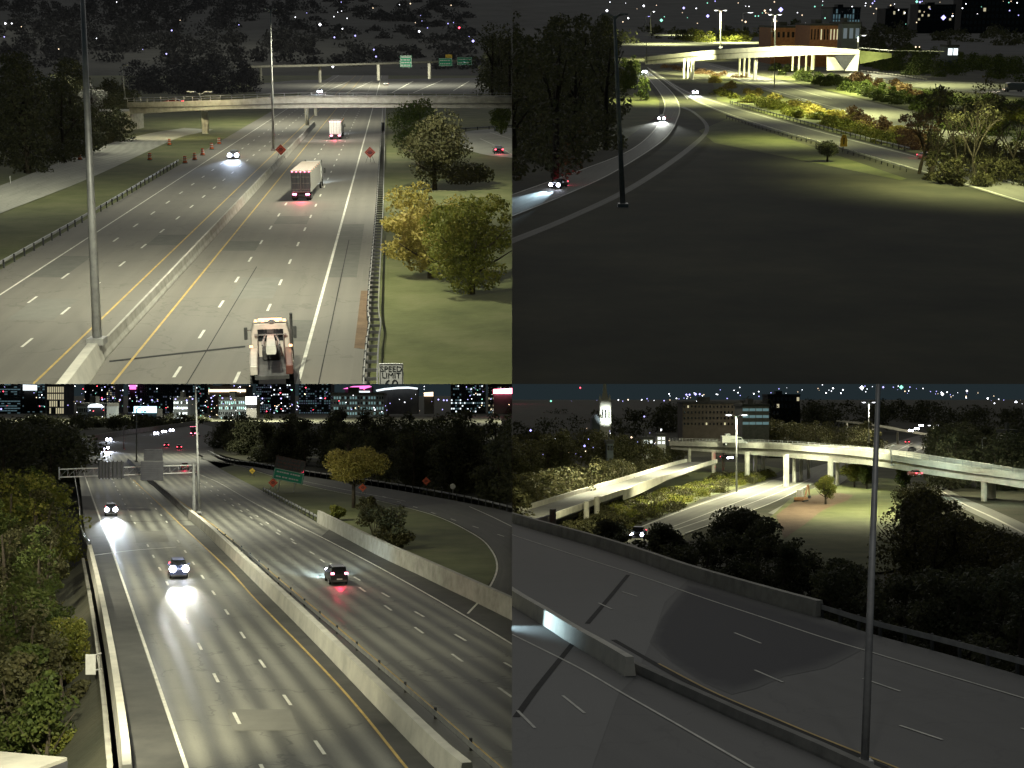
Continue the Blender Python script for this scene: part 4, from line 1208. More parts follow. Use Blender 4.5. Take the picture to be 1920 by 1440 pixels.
# buildings of the city edge
building(P, 'orange brick warehouse lit by lamps behind the bridge', 1518, 1578, 48, 81, 760, 40, 'brick', 1, 10, .35, 'w_warm', fill=(.35, .6))
building(P, 'low warehouse with reddish front left of the orange one', 1446, 1518, 52, 78, 800, 40, 'brick', 1, 8, .2, 'w_warm', fill=(.5, .4))
building(P, 'teal-lit glass block behind the warehouse', 1560, 1612, 16, 46, 1100, 40, 'wall_grey', 3, 10, .8, 'w_teal', fill=(.5, .8))
building(P, 'grey flat-roofed shed at the right end of the warehouse', 1578, 1612, 45, 80, 750, 30, 'wall_grey', 1, 3, .2, 'w_dim')
building(P, 'low dark building with a row of lit windows right of the teal block', 1660, 1702, 18, 30, 1300, 30, 'wall_dark', 1, 9, .9, 'w_warm', fill=(.7, .5))
building(P, 'small house with white glowing front at the right, above the trees', 1776, 1796, 88, 106, 700, 12, 'wall_grey', 1, 2, 1, 'w_white', fill=(.8, .7))
building(P, 'dark slab building on the skyline near the far right', 1720, 1790, 10, 40, 1500, 30, 'wall_dark', 4, 12, .12, 'w_warm')
building(P, 'dark block at the far right edge behind the trees', 1800, 1925, 0, 60, 1500, 30, 'wall_dark', 5, 16, .05, 'w_warm')

r2 = random.Random(11)
dots = [(1282, 15, 1500, 7, 'e_blue'), (1327, 30, 1300, 9, 'e_blue'), (1138, 20, 1400, 7, 'e_white'), (1207, 11, 1600, 6, 'e_white'), (1178, 34, 1300, 5, 'e_white'), (1398, 41, 1200, 6, 'e_warm'), (1434, 20, 1400, 6, 'e_warm'), (1464, 18, 1300, 13, 'e_blue'), (1460, 46, 1100, 7, 'e_warm'), (1636, 6, 1700, 5, 'e_blue'), (1719, 3, 1700, 8, 'e_green'), (1725, 4, 1700, 6, 'e_blue'), (1769, 33, 1300, 14, 'e_blue'), (1670, 10, 1700, 4, 'e_warm'), (1240, 38, 1200, 9, 'e_green'), (1786, 30, 1300, 5, 'e_white'), (1717, 88, 800, 5, 'e_warm'), (1724, 88, 800, 4, 'e_warm'), (1422, 30, 1300, 4, 'e_green')]
for i in range(64): dots.append((r2.uniform(1140, 1925), 46 * r2.random() ** 1.3 + 2, r2.uniform(960, 1100), r2.uniform(1.6, 4.6), r2.choice(['e_white', 'e_blue', 'e_warm', 'e_green', 'e_white', 'e_warm'])))
dots = [(a_, b_, min(c_, 1150), d_, e_) for a_, b_, c_, d_, e_ in dots]
lights_stuff(P, 'city_lights', dots, 'dense scatter of far city lamps along the skyline')

# vehicles
car(P, 'car with bright headlights on the curve of the exit ramp', (1241, 226), (1226, 246), 'car_black', head_size=.3, beam=16000, beam_angle=40, beam_aim=12, beam_col=(.95, 1, .9))
car(P, 'car with bluish headlights on the road fork near the bridge', (1303, 178), (1309, 188), 'car_silver', suv=True, head_size=.35, beam=9000, beam_angle=50, beam_aim=12)
car(P, 'car with blazing headlights entering the ramp under the bridge end', (1208, 137), (1214, 146), 'car_white', head_size=.6, beam=9000, beam_angle=60)
car(P, 'car in the dark at the left edge throwing a bluish beam ahead of it', (1048, 352), (985, 374), 'car_black', head_size=.3, beam=30000, beam_angle=24, beam_aim=24, beam_col=(.6, .85, 1))
car(P, 'red car half hidden behind the bare trees on the lit road', (1735, 300), (1760, 306), 'car_red', head=False)
# motorhome
mp = P.g(1902, 172); o = thing(P, 'motorhome', 'cream motorhome with lit nose on the third road at the right edge', 'motorhome', mp, R(98))
mb = MB(); mb.loft([octsec(-3.6, 1.15, .6, 3.1), octsec(2.0, 1.2, .6, 3.2), octsec(3.1, 1.15, 1.7, 3.1), octsec(3.3, 1.1, 2.0, 2.9)]); mb.build('body', 'truck_cream', None, o)
mb = MB(); mb.loft([octsec(2.0, 1.0, .5, 1.9), octsec(3.6, .95, .5, 1.3), octsec(4.1, .85, .5, 1.1)]); mb.build('cab', 'van_white', None, o)
mb = MB(); mb.box(1.17, 1.21, -2.6, -1.2, 1.8, 2.5); mb.box(1.17, 1.21, -.4, 1.0, 1.8, 2.5); mb.build('side_window', 'glass', None, o)
for sx in (-1, 1):
    mb = MB(); mb.cbox(sx * .6 - .2, sx * .6 + .2, 4.0, 4.18, .75, 1.0, 0, None, .03); mb.build('headlight', 'e_warm', None, o)
    for y in (-2.0, 3.0): wheel(o, sx * 1.0, y, .42, .28)
lamp(P, 'headlight_or_fill_beam', (0, 4.3, .9), (0, 12, 0), 9000, 80, .8, (1, .85, .7), .2, o)

# sign by the lit road
sp = P.g(1581, 287)
o = thing(P, 'road_sign', 'yellow-green pentagon sign beside the round dark bush', 'sign', sp)
u = sp.y / FPX
mb = MB(); q = [(-6.5, 12), (6.5, 12), (6.5, 24), (3, 34), (-3, 34), (-6.5, 24)]; mb.loft([[Vector((x * u, -.05, z * u)) for x, z in q], [Vector((x * u, 0, z * u)) for x, z in q]]); mb.build('panel', 'sign_yellow', None, o)
mb = MB(); mb.box(-.12, .12, -.07, -.055, 16 * u, 28 * u); mb.build('legend', 'sign_black', None, o)
mb = MB(); mb.tube([(0, .06, 0), (0, .06, 34 * u)], .09, 6); mb.build('post', 'galv', None, o)

# vegetation
tree(P, 'round_tree', 'small dark round tree on the grass beside the yellow pentagon sign', 'tree', P.g(1551, 303), 4.6, 5.0, 'leaf_dark', 1800, .4, .16)
w = []
for i in range(30):
    x = r2.uniform(945, 1150); y = r2.uniform(190, 345) - max(0, (x - 1050)) * .6
    g = P.g(x, max(95, y)); w.append((g.x, g.y, 0, r2.uniform(22, 29), r2.uniform(11, 15)))
wood(P, 'dark_wood', w, 'leaf_dark', 1300, 1.0, label='tall black wood filling the upper left of the view')
w = []
for i in range(14):
    x = r2.uniform(1165, 1205); y = 120 + (x - 1160) * .4 + r2.uniform(0, 60); g = P.g(x, y); w.append((g.x, g.y, 0, r2.uniform(5, 9), r2.uniform(5, 8)))
wood(P, 'roadside_shrubs', w, 'leaf_green', 500, .8, label='lit shrubs between the black wood and the exit ramp', trunks=False)
def strip_shrubs(lab, a, b, n, h0, h1, mat, jy=4, per=420, size=.8, seed=1, w0=4, w1=7):
    r = random.Random(seed); w = []
    for i in range(n):
        t = r.random(); x = a[0] + (b[0] - a[0]) * t; y = a[1] + (b[1] - a[1]) * t + r.uniform(-jy, jy)
        g = P.g(x, y); w.append((g.x, g.y, -.3, r.uniform(h0, h1), r.uniform(w0, w1)))
    return wood(P, 'roadside_shrubs', w, mat, per, size, label=lab, trunks=False)
strip_shrubs('yellow-brown shrubs on the verge right of the bridge piers', (1330, 152), (1720, 268), 40, 1.4, 3.0, 'leaf_yellow', 5, 420, .7, 2)
strip_shrubs('green shrubs on the verge between the two lit roads', (1345, 172), (1700, 275), 60, 1.2, 2.6, 'leaf_lime', 5, 450, .7, 3)
strip_shrubs('rusty brown shrubs on the lower verge near the bare trees', (1590, 225), (1725, 280), 14, 2.0, 4.5, 'leaf_brown', 5, 420, .7, 4)
strip_shrubs('dark green shrubs above the second road, right of the piers', (1450, 130), (1740, 205), 70, 2, 4.6, 'leaf_green', 7, 450, .8, 5)
strip_shrubs('rusty shrubs along the third road', (1600, 150), (1730, 185), 14, 2.5, 4.5, 'leaf_brown', 5, 380, .8, 6)
strip_shrubs('green shrubs crowding the bank right of the abutment', (1618, 122), (1745, 139), 26, 3, 6, 'leaf_green', 3, 420, .7, 8)
strip_shrubs('scrub covering the ground behind the bare trees', (1735, 205), (1935, 235), 60, 1.5, 4, 'leaf_green', 32, 420, .7, 9, 5, 9)
strip_shrubs('olive scrub around the feet of the bare trees', (1700, 275), (1935, 300), 40, 1.2, 3, 'leaf_olive', 22, 420, .6, 10, 4, 7)
strip_shrubs('lit grass clumps under the bridge', (1240, 125), (1400, 150), 22, 1.0, 2.4, 'leaf_brown', 4, 250, .7, 7)
w = []
for i in range(44):
    x = r2.uniform(1620, 1960); g = P.g(x, np.interp(x, [1600, 1680, 1740, 1940], [127, 137, 144, 154]) - 40 * r2.random() ** 1.5); w.append((g.x, g.y, 0, r2.uniform(5, 9), r2.uniform(8, 14)))
w = [k for k in w]
wood(P, 'tree_belt', w, 'leaf_green', 800, .9, label='dark green tree belt right of the bridge abutment')
w = []
for i in range(40):
    x = r2.uniform(1285, 1480); g = P.g(x, r2.uniform(74, 86)); w.append((g.x, g.y, 0, r2.uniform(7, 14), r2.uniform(10, 18)))
wood(P, 'tree_belt', w, 'leaf_lime', 420, 1.4, label='lit yellow-green tree row behind the bridge')
w = []
for i in range(30):
    x = r2.uniform(1468, 1700); Y = r2.uniform(850, 1050); q = P.at(x, 60, Y); w.append((q.x, q.y, 0, r2.uniform(14, 24), r2.uniform(12, 20)))
wood(P, 'far_trees', w, 'leaf_dark', 300, 2.0, label='dark trees rising behind the brick warehouse', trunks=False)
w = []
for i in range(60):
    x = r2.uniform(1120, 1960); Y = r2.uniform(1150, 1900); q = P.at(x, 60, Y); w.append((q.x, q.y, 0, r2.uniform(8, 16), r2.uniform(14, 30)))
wood(P, 'far_trees', w, 'leaf_dark', 200, 3.0, label='dark band of trees along the city skyline', trunks=False)

# bare trees on the right
def bare_tree(label, px, py, ptop, w, n, mat='leaf_olive', lean=0.0, seed=1):
    g = P.g(px, py); h = P.at(px, ptop, g.y).z
    r = random.Random(seed)
    t = thing(P, 'bare_tree', label, 'tree', g, r.random() * 6)
    mb = MB(); tips = []
    def grow(p, d, L, rad, lev):
        q = p + d * L
        mb.tube([p, p.lerp(q, .5) + Vector((r.uniform(-.1, .1), r.uniform(-.1, .1), 0)) * L * .3, q], [rad, rad * .8, rad * .55], 5)
        if lev == 0: tips.append(q); return
        for i in range(3 if lev > 1 else 3):
            a = r.random() * 6.28; s = r.uniform(.35, .75)
            nd = (d + Vector((math.cos(a) * s, math.sin(a) * s, r.uniform(-.05, .2)))).normalized()
            grow(q, nd, L * r.uniform(.6, .85), rad * .52, lev - 1)
    for i in range(2):
        a = r.random() * 6.28
        grow(Vector((.2 * i, 0, -.2)), Vector((.22 * math.cos(a) + lean, .22 * math.sin(a), 1)).normalized(), h * .34, .16 + h * .006, 4)
    mb.build('trunk', 'bark', None, t)
    c = np.array([tuple(x) for x in tips]); c = c[r.sample(range(len(c)), min(len(c), 70))]
    link('crown', quads_mesh('crown', leaf_arrays(c, np.full(len(c), .06 * h), n, .42), mat), None, t)
    return t
bare_tree('tall thin bare tree nearest the lit road, left of the bare group', 1745, 330, 190, 8, 700, seed=1)
bare_tree('bare tree with rusty leaves at the left of the bare group', 1722, 325, 205, 7, 1100, 'leaf_brown', seed=2)
bare_tree('tallest bare tree in the middle of the right-hand group', 1800, 335, 145, 9, 700, seed=3)
bare_tree('leaning bare tree with dark trunk at the right edge', 1850, 330, 170, 9, 800, lean=.35, seed=4)
bare_tree('bushy half-bare tree at the extreme right edge', 1905, 340, 200, 9, 1600, 'leaf_lime', seed=5)
bare_tree('thin leafless tree right of the tallest one', 1830, 345, 190, 8, 500, seed=6)
w = []
for i in range(30):
    x = r2.uniform(1730, 1940); g = P.g(x, r2.uniform(300, 350)); w.append((g.x, g.y, 0, r2.uniform(2.5, 5.5), r2.uniform(3, 6)))
wood(P, 'undergrowth', w, 'leaf_olive', 450, .5, label='tangled undergrowth below the bare trees')
# light: street lamps, and unseen ones added to lift bare trees and tree row
for (px, py, z, pw) in ((1250, 88, 35, 700000), (1375, 86, 30, 1000000), (1290, 76, 30, 600000), (1250, 112, 30, 420000), (1330, 140, 30, 330000), (1390, 190, 26, 190000), (1470, 150, 30, 360000), (1560, 215, 26, 230000), (1640, 175, 28, 330000), (1740, 160, 30, 150000), (1720, 245, 24, 80000), (1800, 190, 28, 80000), (1850, 275, 20, 45000), (1760, 350, 20, 34000), (1880, 360, 20, 34000), (1225, 190, 22, 90000), (1480, 265, 18, 36000), (1620, 310, 16, 22000)):
    q = P.g(px, py); lamp(P, 'street_or_fill_light', (q.x, q.y, z), (q.x, q.y + 1, 0), pw, 125, .9, (.96, 1, .44), .4)
q = P.at(1440, 96, Yb)
lamp(P, 'bridge_light', (q.x + 5, q.y - 38, 16), (q.x + 5, q.y, q.z), 200000, 120, .9, (.98, 1, .62), .4)
q = P.at(1580, 115, Yb)
lamp(P, 'bridge_light', (q.x + 12, q.y - 28, 10), (q.x, q.y, q.z - 3), 60000, 110, .9, (.98, 1, .6), .4)

q = P.at(1270, 108, Yb * 1.05)
lamp(P, 'bridge_light', (q.x + 4, q.y - 30, 15), (q.x, q.y, q.z), 170000, 120, .9, (.98, 1, .52), .4)
ribbon(P, 'hill', 'hill_ground', [Vector((-60, 900, -1)), Vector((-60, 1700, 8)), Vector((-60, 2700, 60))], [Vector((1400, 900, -1)), Vector((1400, 1700, 8)), Vector((1400, 2700, 60))], ground=False)
# ================================================================== NORTH VIEW (lower left)
P = NORTH
ribbon(P, 'ground', 'earth', [(-900, 1480), (-900, 1000), (-900, 742.5)], [(1100, 1480), (1100, 1000), (1100, 742.5)], -7.5, 60, 12)
poly(P, 'grass_island', 'grass', [(400, 880), (494, 920), (595, 978), (800, 1078), (1010, 1180), (1010, 1210), (900, 1120), (935, 1066), (925, 1030), (893, 1002), (815, 965), (700, 935), (560, 905), (440, 872)], -0.02)
M['road_n'] = mat_road('worn_concrete_deck', (0.07, 0.07, 0.06), (0.2, 0.197, 0.168), 0.6, 3.93, 3.66, 0.85, 0.45)
RL = [(236, 1480), (234, 1440), (208, 1250), (184, 1120), (166, 1035), (158, 985), (153, 930), (146, 880), (140, 850)]
RR = [(1560, 1480), (1478, 1440), (1122, 1250), (880, 1120), (708, 1035), (605, 985), (510, 930), (415, 880), (365, 850)]
ribbon(P, 'freeway', 'road_n', RL, RR, 0.0, 80, 12)
ribbon(P, 'shoulder', 'shoulder_dark', RL[:7], [(358, 1480), (346, 1440), (281, 1250), (238, 1120), (209, 1035), (190, 985), (170, 930)], 0.011, 40, 3)
ribbon(P, 'shoulder', 'shoulder_dark', [(800, 1480), (765, 1440), (632, 1280), (482, 1125), (427, 1065), (342, 985)], [(880, 1480), (842, 1440), (690, 1280), (520, 1125), (458, 1065), (372, 985)], 0.011, 40, 2)
ribbon(P, 'shoulder', 'shoulder_dark', [(1420, 1480), (955, 1207), (740, 1082), (600, 1008)], [(1560, 1480), (1000, 1182), (790, 1080), (620, 990)], 0.011, 40, 2)
poly(P, 'far_freeway', 'road_far', [(140, 852), (135, 832), (228, 815), (328, 801), (375, 794), (398, 800), (396, 830), (405, 862), (372, 852)], -0.01)
for nm, pts, w_ in (('white', [(362, 1480), (350, 1440), (227, 1080), (206, 1020), (185, 965), (166, 912), (150, 865)], .2), ('yellow', [(795, 1480), (762, 1440), (630, 1280), (480, 1125), (425, 1065), (340, 985), (295, 942), (250, 900)], .17),
                    ('yellow', [(990, 1480), (940, 1440), (790, 1310), (655, 1195), (520, 1083), (450, 1025), (400, 985), (330, 935), (275, 895)], .17), ('white', [(1300, 1430), (955, 1205), (740, 1080), (600, 1006), (480, 945), (410, 905), (375, 890)], .2)):
    stripe(P, 'edge_line', nm + '_line', gpath(P, pts, 0, 60), w_, 0.02)
for a, b, ph in (((506, 1468), (270, 1009), .5), ((634, 1452), (330, 1009), 4.0), ((1016, 1348), (580, 1034), 6), ((990, 1268), (520, 1000), 2)):
    dashes(P, 'lane_dashes', 'white_line', P.g(*a), P.g(*b), .2, 3.05, 12.19, ph)
for a, b, ph in (((255, 985), (200, 880), 2), ((318, 985), (230, 880), 4), ((560, 1020), (380, 900), 4), ((500, 990), (350, 890), 4)):
    dashes(P, 'lane_dashes', 'white_line', P.g(*a), P.g(*b), .2, 3.05, 12.19, ph)
for pts in ([(160, 979), (260, 978), (360, 976)], [(170, 1042), (250, 1032), (330, 1026)]):
    stripe(P, 'deck_joint', 'joint' if pts[0][1] < 1000 else 'white_line', gpath(P, pts, 0, 8), .35, .016)
M['road_ramp_n'] = mat_road('loop_ramp_asphalt', (0.06, 0.06, 0.055), (0.11, 0.108, 0.095), 0.8, .6, 3.66, .3)
IL = [(375, 862), (440, 870), (560, 905), (700, 935), (815, 965), (893, 1002), (925, 1032), (935, 1066), (915, 1110), (880, 1150)]
OL = [(388, 848), (425, 867), (480, 876), (570, 892), (720, 915), (865, 941), (962, 962), (1060, 1000), (1090, 1060), (1090, 1150)]
ribbon(P, 'loop_ramp', 'road_ramp_n', IL, OL, 0.0, 54, 4)
stripe(P, 'edge_line', 'white_line', gpath(P, [(x - 3, y + 1) for x, y in IL], 0, 54), .2, .03)
stripe(P, 'edge_line', 'white_line', gpath(P, [(880, 950), (920, 968), (965, 990)], 0, 10), .2, .03)
stripe(P, 'edge_line', 'white_line', gpath(P, [(545, 897), (640, 917), (760, 940)], 0, 10), .18, .03)
dashes(P, 'lane_dashes', 'white_line', P.g(945, 1006), P.g(700, 925), .18, 3.05, 12.19, 0)

# repairs in the deck
poly(P, 'pavement_patch', 'patch_pale', [(425, 1330), (545, 1330), (562, 1370), (437, 1370)], .009)
poly(P, 'pavement_patch', 'patch_pale', [(250, 995), (308, 995), (318, 1016), (256, 1018)], .009)
# left edge of the deck: parapet with a rail
par = smooth_path([P.g(x, y) for x, y in ((238, 1480), (236, 1440), (210, 1250), (186, 1120), (168, 1040))], 36)
barrier(P, 'pale concrete parapet with weathered top at the left edge of the freeway deck', par, 1.15, 0.65, .42, 'concrete_light', 'parapet_wall')
guardrail(P, 'short steel guardrail at the far end of the left parapet', gpath(P, [(166, 1026), (157, 1012), (151, 996)], 0, 8), 3, .8, 8)
guardrail(P, 'thin steel rail along the left road edge up to the sign gantry', gpath(P, [(150, 985), (146, 940), (138, 890)], 0, 12), 4, .8, 20)
mb = MB(); mb.sweep([p + Vector((-.9, 0, -.4)) for p in par], [(0, 0), (0, -1.6), (.3, -1.6), (.3, 0)])
tag(mb.build('deck_edge', 'concrete', P), kind='structure')
ribbon(P, 'embankment', 'earth', [p + Vector((-.6, 0, -.5)) for p in par], [p + Vector((-9, 0, -8)) for p in par], ground=False, cols=3)

# median barrier and its rails
med = [P.g(x, y) for x, y in ((876, 1480), (830, 1440), (712, 1320), (580, 1185), (480, 1087), (430, 1038), (390, 1000), (357, 972))]
barrier(P, 'long white concrete median barrier lit by headlights, sloping to the lower right', smooth_path(med, 56), 1.25, .8, .5, 'concrete_light', seg=6)
med2 = [P.g(x, y) for x, y in ((357, 972), (320, 938), (290, 912), (262, 888), (240, 866))]
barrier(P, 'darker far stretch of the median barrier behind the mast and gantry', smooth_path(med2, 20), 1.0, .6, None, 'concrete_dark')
mr = [P.g(x, y) for x, y in ((960, 1480), (908, 1436), (790, 1330), (655, 1212), (520, 1096), (460, 1042), (400, 996))]
guardrail(P, 'steel rail running along the far side of the white median barrier', smooth_path(mr, 50), 7.6, .62, 40)

# right barrier
rb = [P.g(x, y) for x, y in ((1100, 1236), (960, 1160), (795, 1080), (720, 1045), (650, 1008), (598, 980))]
barrier(P, 'tall plain concrete wall along the right edge of the freeway', smooth_path(rb, 30), 1.75, .6, .4, 'concrete', 'concrete_wall', seg=12)
guardrail(P, 'steel guardrail leading up to the tall concrete wall', gpath(P, [(596, 977), (540, 947), (494, 922)], 0, 20), 3.8, .8, 30, side=-1)
guardrail(P, 'long steel guardrail outside the loop ramp at the foot of the dark wood', gpath(P, [(390, 850), (425, 866), (480, 874), (570, 889), (720, 912), (865, 938), (962, 961), (1010, 974)], 0, 60), 3.8, .95, 110)
mb = MB(); mb.sweep(gpath(P, [(132, 834), (228, 816.5), (330, 802), (372, 795)], 0, 20), [(0, 0), (0, 2.2), (.5, 2.2), (.5, 0)])
tag(mb.build('retaining_wall', 'concrete', P), 'low retaining wall curving along the far side of the distant freeway', 'wall')

# mast, gantry
g0 = P.g(374, 966)
street_lamp(P, 'tall grey mast at the head of the white median barrier', g0 + Vector((0, 0, .3)), P.at(366, 700, g0.y), .22, 1, lit=False)
gp = P.g(364, 958)
o = thing(P, 'sign_gantry', 'long steel sign gantry reaching from the median over the left lanes', 'gantry', gp)
a, b = P.at(112, 886, gp.y * 1.0), P.at(364, 876, gp.y)
u = gp.y / FPX
def gl(px, py): return P.at(px, py, gp.y) - gp
for y0, y1, yo in ((880, 872, 0), (895, 886, 0), (880, 872, 1.2), (895, 886, 1.2)):
    mb = MB(); mb.tube([gl(111, y0) + Vector((0, yo, 0)), gl(366, y1) + Vector((0, yo, 0))], .085, 8); mb.build('chord', 'white_plastic' if yo == 0 else 'galv', None, o)
mbp = None
for k in range(17):
    t = k / 16
    p, q = gl(111, 880).lerp(gl(366, 872), t), gl(111, 895).lerp(gl(366, 886), t)
    mb = MB(); mb.tube([p, q], .035, 6); mb.tube([p, q + Vector((0, 1.2, 0))], .03, 5)
    if k < 16: mb.tube([q, gl(111, 880).lerp(gl(366, 872), t + 1 / 16)], .03, 5)
    mb.build('web_brace', 'galv', None, o)
mb = MB(); mb.tube([Vector((0, 0, 0)), gl(363, 868)], [.3, .22], 10); mb.build('post', 'galv', None, o)
mb = MB(); mb.tube([gl(111, 876), gl(111, 899)], .12, 8); mb.build('end_post', 'galv', None, o)
def back_sign(lab, x0, x1, y0, y1, Y, slats, mat='sign_back', horiz=True):
    q = P.at(x0, y1, Y); r = P.at(x1, y0, Y); w, h = r.x - q.x, r.z - q.z
    s = thing(P, 'reverse_sign', lab, 'sign', q)
    mb = MB(); mb.cbox(0, w, 0, .06, 0, h, 0, None, .02); mb.build('panel', mat, None, s)
    for k in range(slats):
        mb = MB()
        if horiz: z = h * (k + .5) / slats; mb.box(-.05, w + .05, -.1, -.003, z - .06, z + .06)
        else: x = w * (k + .5) / slats; mb.box(x - .08, x + .08, -.14, -.003, -.2, h + .2)
        mb.build('stiffener', 'sign_back' if horiz else 'steel_dark', None, s)
    return s
back_sign('grey back of the left sign panel hanging on the gantry', 184, 208, 866, 896, gp.y * .985, 4, horiz=False)
back_sign('bluish grey back of the sign panel hanging mid gantry', 208.5, 232, 866, 896, gp.y * .985, 3, horiz=False)
back_sign('upper slatted back of the sign right of mid gantry', 270, 305, 842, 864, gp.y * .985, 7)
back_sign('lower wider slatted back of the sign right of mid gantry', 264, 306, 865, 901, gp.y * .98, 9)
for px, pb, pt, lab in ((232, 842, 800, 'thin distant pole standing in the grass median far up the freeway'), (256, 866, 766, 'dark slim pole on the median behind the gantry'), (116, 832, 806, 'thin grey pole at the foot of the dark hill on the left')):
    Y = P.g(px, pb).y; street_lamp(P, lab, P.g(px, pb), P.at(px, pt, Y), .22, 1, lit=False, name='utility_pole')

# signs right
def wsign(lab, px, py, half, pb):
    g = P.g(px, pb); return diamond_sign(P, lab, g, P.at(px, py, g.y).z, half * g.y / FPX)
wsign('orange diamond road works sign just below the green guide sign', 512, 905, 9, 921)
wsign('orange diamond sign half hidden behind the trunk of the yellow tree', 680, 914, 8, 928)
wsign('orange diamond sign in front of the dark wood, right of the yellow tree', 799, 902, 8, 925)
g = P.g(473, 894); diamond_sign(P, 'small yellow diamond sign on the grass left of the green guide sign', g, P.at(473, 883, g.y).z, 6 * g.y / FPX, mat='sign_yellow')
g = P.g(849, 934); o = thing(P, 'round_sign', 'small round pale sign on a thin post by the loop guardrail', 'sign', g)
z = P.at(849, 912, g.y).z; mb = MB(); mb.lathe([(.5, -.04), (.5, 0)], 14, 'Y', 0, Matrix.Translation((0, 0, z))); mb.build('panel', 'sign_white', None, o)
mb = MB(); mb.tube([(0, .05, 0), (0, .05, z)], .07, 6); mb.build('post', 'galv', None, o)
Y = P.g(540, 922).y
q = P.at(512, 876, Y); 
guide_sign(P, 'green guide sign beside the orange diamond, under the dark panel', 511, 570, 876, 897, Y, rows=2, seed=6, post=-3, rot=R(-8))
guide_sign(P, 'dark sign panel with faint reddish rows above the green guide sign', 514, 573, 853, 876, Y * 1.002, 'steel_dark', rows=3, seed=7, legend='truck_red', rot=R(-8))
for q_ in [o_ for o_ in P.coll.objects if o_.name.startswith('guide_sign') and o_.type == 'EMPTY']: q_.matrix_world = q_.matrix_world @ Matrix.Rotation(R(11), 4, 'Y')
# white box on the parapet
q = P.at(170, 1246, P.g(206, 1250).y * .99); u = q.y / FPX
o = thing(P, 'blank_sign', 'blank white sign panel mounted outside the left parapet', 'sign', q)
mb = MB(); mb.cbox(-9.6 * u, 9.6 * u, -.05, .05, -19 * u, 19 * u, 0, None, .02); mb.build('panel', 'white_plastic', None, o)
mb = MB(); mb.tube([(2 * u, .08, -12 * u), (18 * u, .3, -10 * u)], .05, 6); mb.tube([(2 * u, .08, 16 * u), (18 * u, .3, 20 * u)], .05, 6); mb.build('bracket', 'galv', None, o)
# lower bridge in the corner
o = thing(P, 'lower_bridge', 'bright concrete beam of a lower bridge in the bottom left corner', 'bridge', P.g(60, 1425, -3))
def lb(px, py, z): return P.g(px, py, z) - P.g(60, 1425, -3)
mb = MB(); mb.loft([[lb(-120, 1398, -2.4), lb(-120, 1432, -2.4), lb(-120, 1432, -2.4) - Vector((0, 0, .6)), lb(-120, 1398, -2.4) - Vector((0, 0, .6))], [lb(126, 1420, -2.4), lb(62, 1444, -2.4), lb(62, 1444, -2.4) - Vector((0, 0, .6)), lb(126, 1420, -2.4) - Vector((0, 0, .6))]]); mb.build('beam', 'concrete_light', None, o)
mb = MB(); mb.loft([[lb(62, 1446, -2.6), lb(62, 1470, -2.6), lb(62, 1470, -4.2), lb(62, 1446, -4.2)], [lb(206, 1400, -2.6), lb(214, 1430, -2.6), lb(214, 1430, -4.2), lb(206, 1400, -4.2)]]); mb.build('deck', 'asphalt_dark', None, o)

# traffic
car(P, 'car with dazzling bluish headlights near the gantry in the left lane', (208, 966), (211, 985), 'car_black', suv=True, head_size=.34, beam=30000, beam_angle=17, beam_aim=13, beam_col=(.8, .9, 1))
car(P, 'white-lit car in the second lane with a long glare on the worn deck', (334, 1081), (346, 1112), 'car_blue', suv=True, head_size=.34, beam=9000, beam_angle=15, beam_aim=17, beam_col=(1, 1, .9))
car(P, 'dark sport utility car with red tail lights on the right carriageway', (630, 1092), (596, 1062), 'car_black', suv=True, head=True, beam=9000, beam_angle=75, beam_aim=12, beam_col=(.6, .85, 1), tail_mat='e_pink')
car(P, 'distant car with two headlights, nearer of the pair beyond the gantry', (199, 845), (200, 862), 'car_black', suv=True, head_size=.4, beam=22000, beam_angle=40)
car(P, 'farthest headlights of the pair beyond the gantry', (204, 827), (204, 838), 'car_black', head_size=.5, beam=6000)
for k, (px, py, lab) in enumerate(((293, 815, 'first of three distant headlight cars on the far curve, from the left'), (308, 812, 'middle one of three distant headlight cars on the far curve'), (322, 809, 'last of three distant headlight cars on the far curve, nearest the mast'))):
    car(P, lab, (px, py), (px - 8, py + 8), 'car_black', head_size=.55, group='cars coming round the far curve')
car(P, 'distant car with red tail lights, left of the two before the curve', (312, 838), (309, 830), 'car_black', head=False)
car(P, 'distant red car with tail lights, right of the two before the curve', (336, 842), (331, 833), 'car_red', head=False)
car(P, 'red tail lights just behind the right end of the gantry', (346, 881), (338, 870), 'car_red', suv=True, head=False)
car(P, 'dark car at the far right end of the curve beside the mast', (371, 818), (378, 812), 'car_black', head=False, tail=False)
semi(P, 'tall distant truck with red lights behind the mast', (362, 816), (368, 810), 'van_white', length=8, tail_power=300)
car(P, 'dark blue van on the shoulder left of the gantry', (127, 864), (128, 876), 'car_blue', suv=True, head=False, tail=False)

# vegetation
r3 = random.Random(21)
w = []
for i in range(120):
    Y = r3.uniform(86, 200); xe = np.interp(Y, [60, 71, 98, 130, 170, 200], [-18.5, -19.2, -28, -39.5, -52, -61])
    wd = r3.uniform(4, 6.5)
    x = xe - wd * .5 - .4 - r3.uniform(0, 1) ** 1.5 * (6 + Y * .2)
    zt = np.interp(Y, [58, 86, 110, 150, 190], [-4, 1.5, 5, 9.0, 11]) * r3.uniform(.6, 1.05)
    w.append((x, Y, -7.5, zt + 7.5, wd))
for i in range(30):
    x = r3.uniform(-34, -21.5); w.append((x, r3.uniform(66, 88), -7.5, r3.uniform(2.0, 4.2), r3.uniform(3, 4.5)))
wood(P, 'roadside_wood', w[:58] + w[110:], 'leaf_olive', 2300, .36, label='dense brown-green thicket below the left parapet')
wood(P, 'roadside_wood', w[58:110], 'leaf_green', 2000, .38, label='dark gaps of the thicket left of the freeway deck')
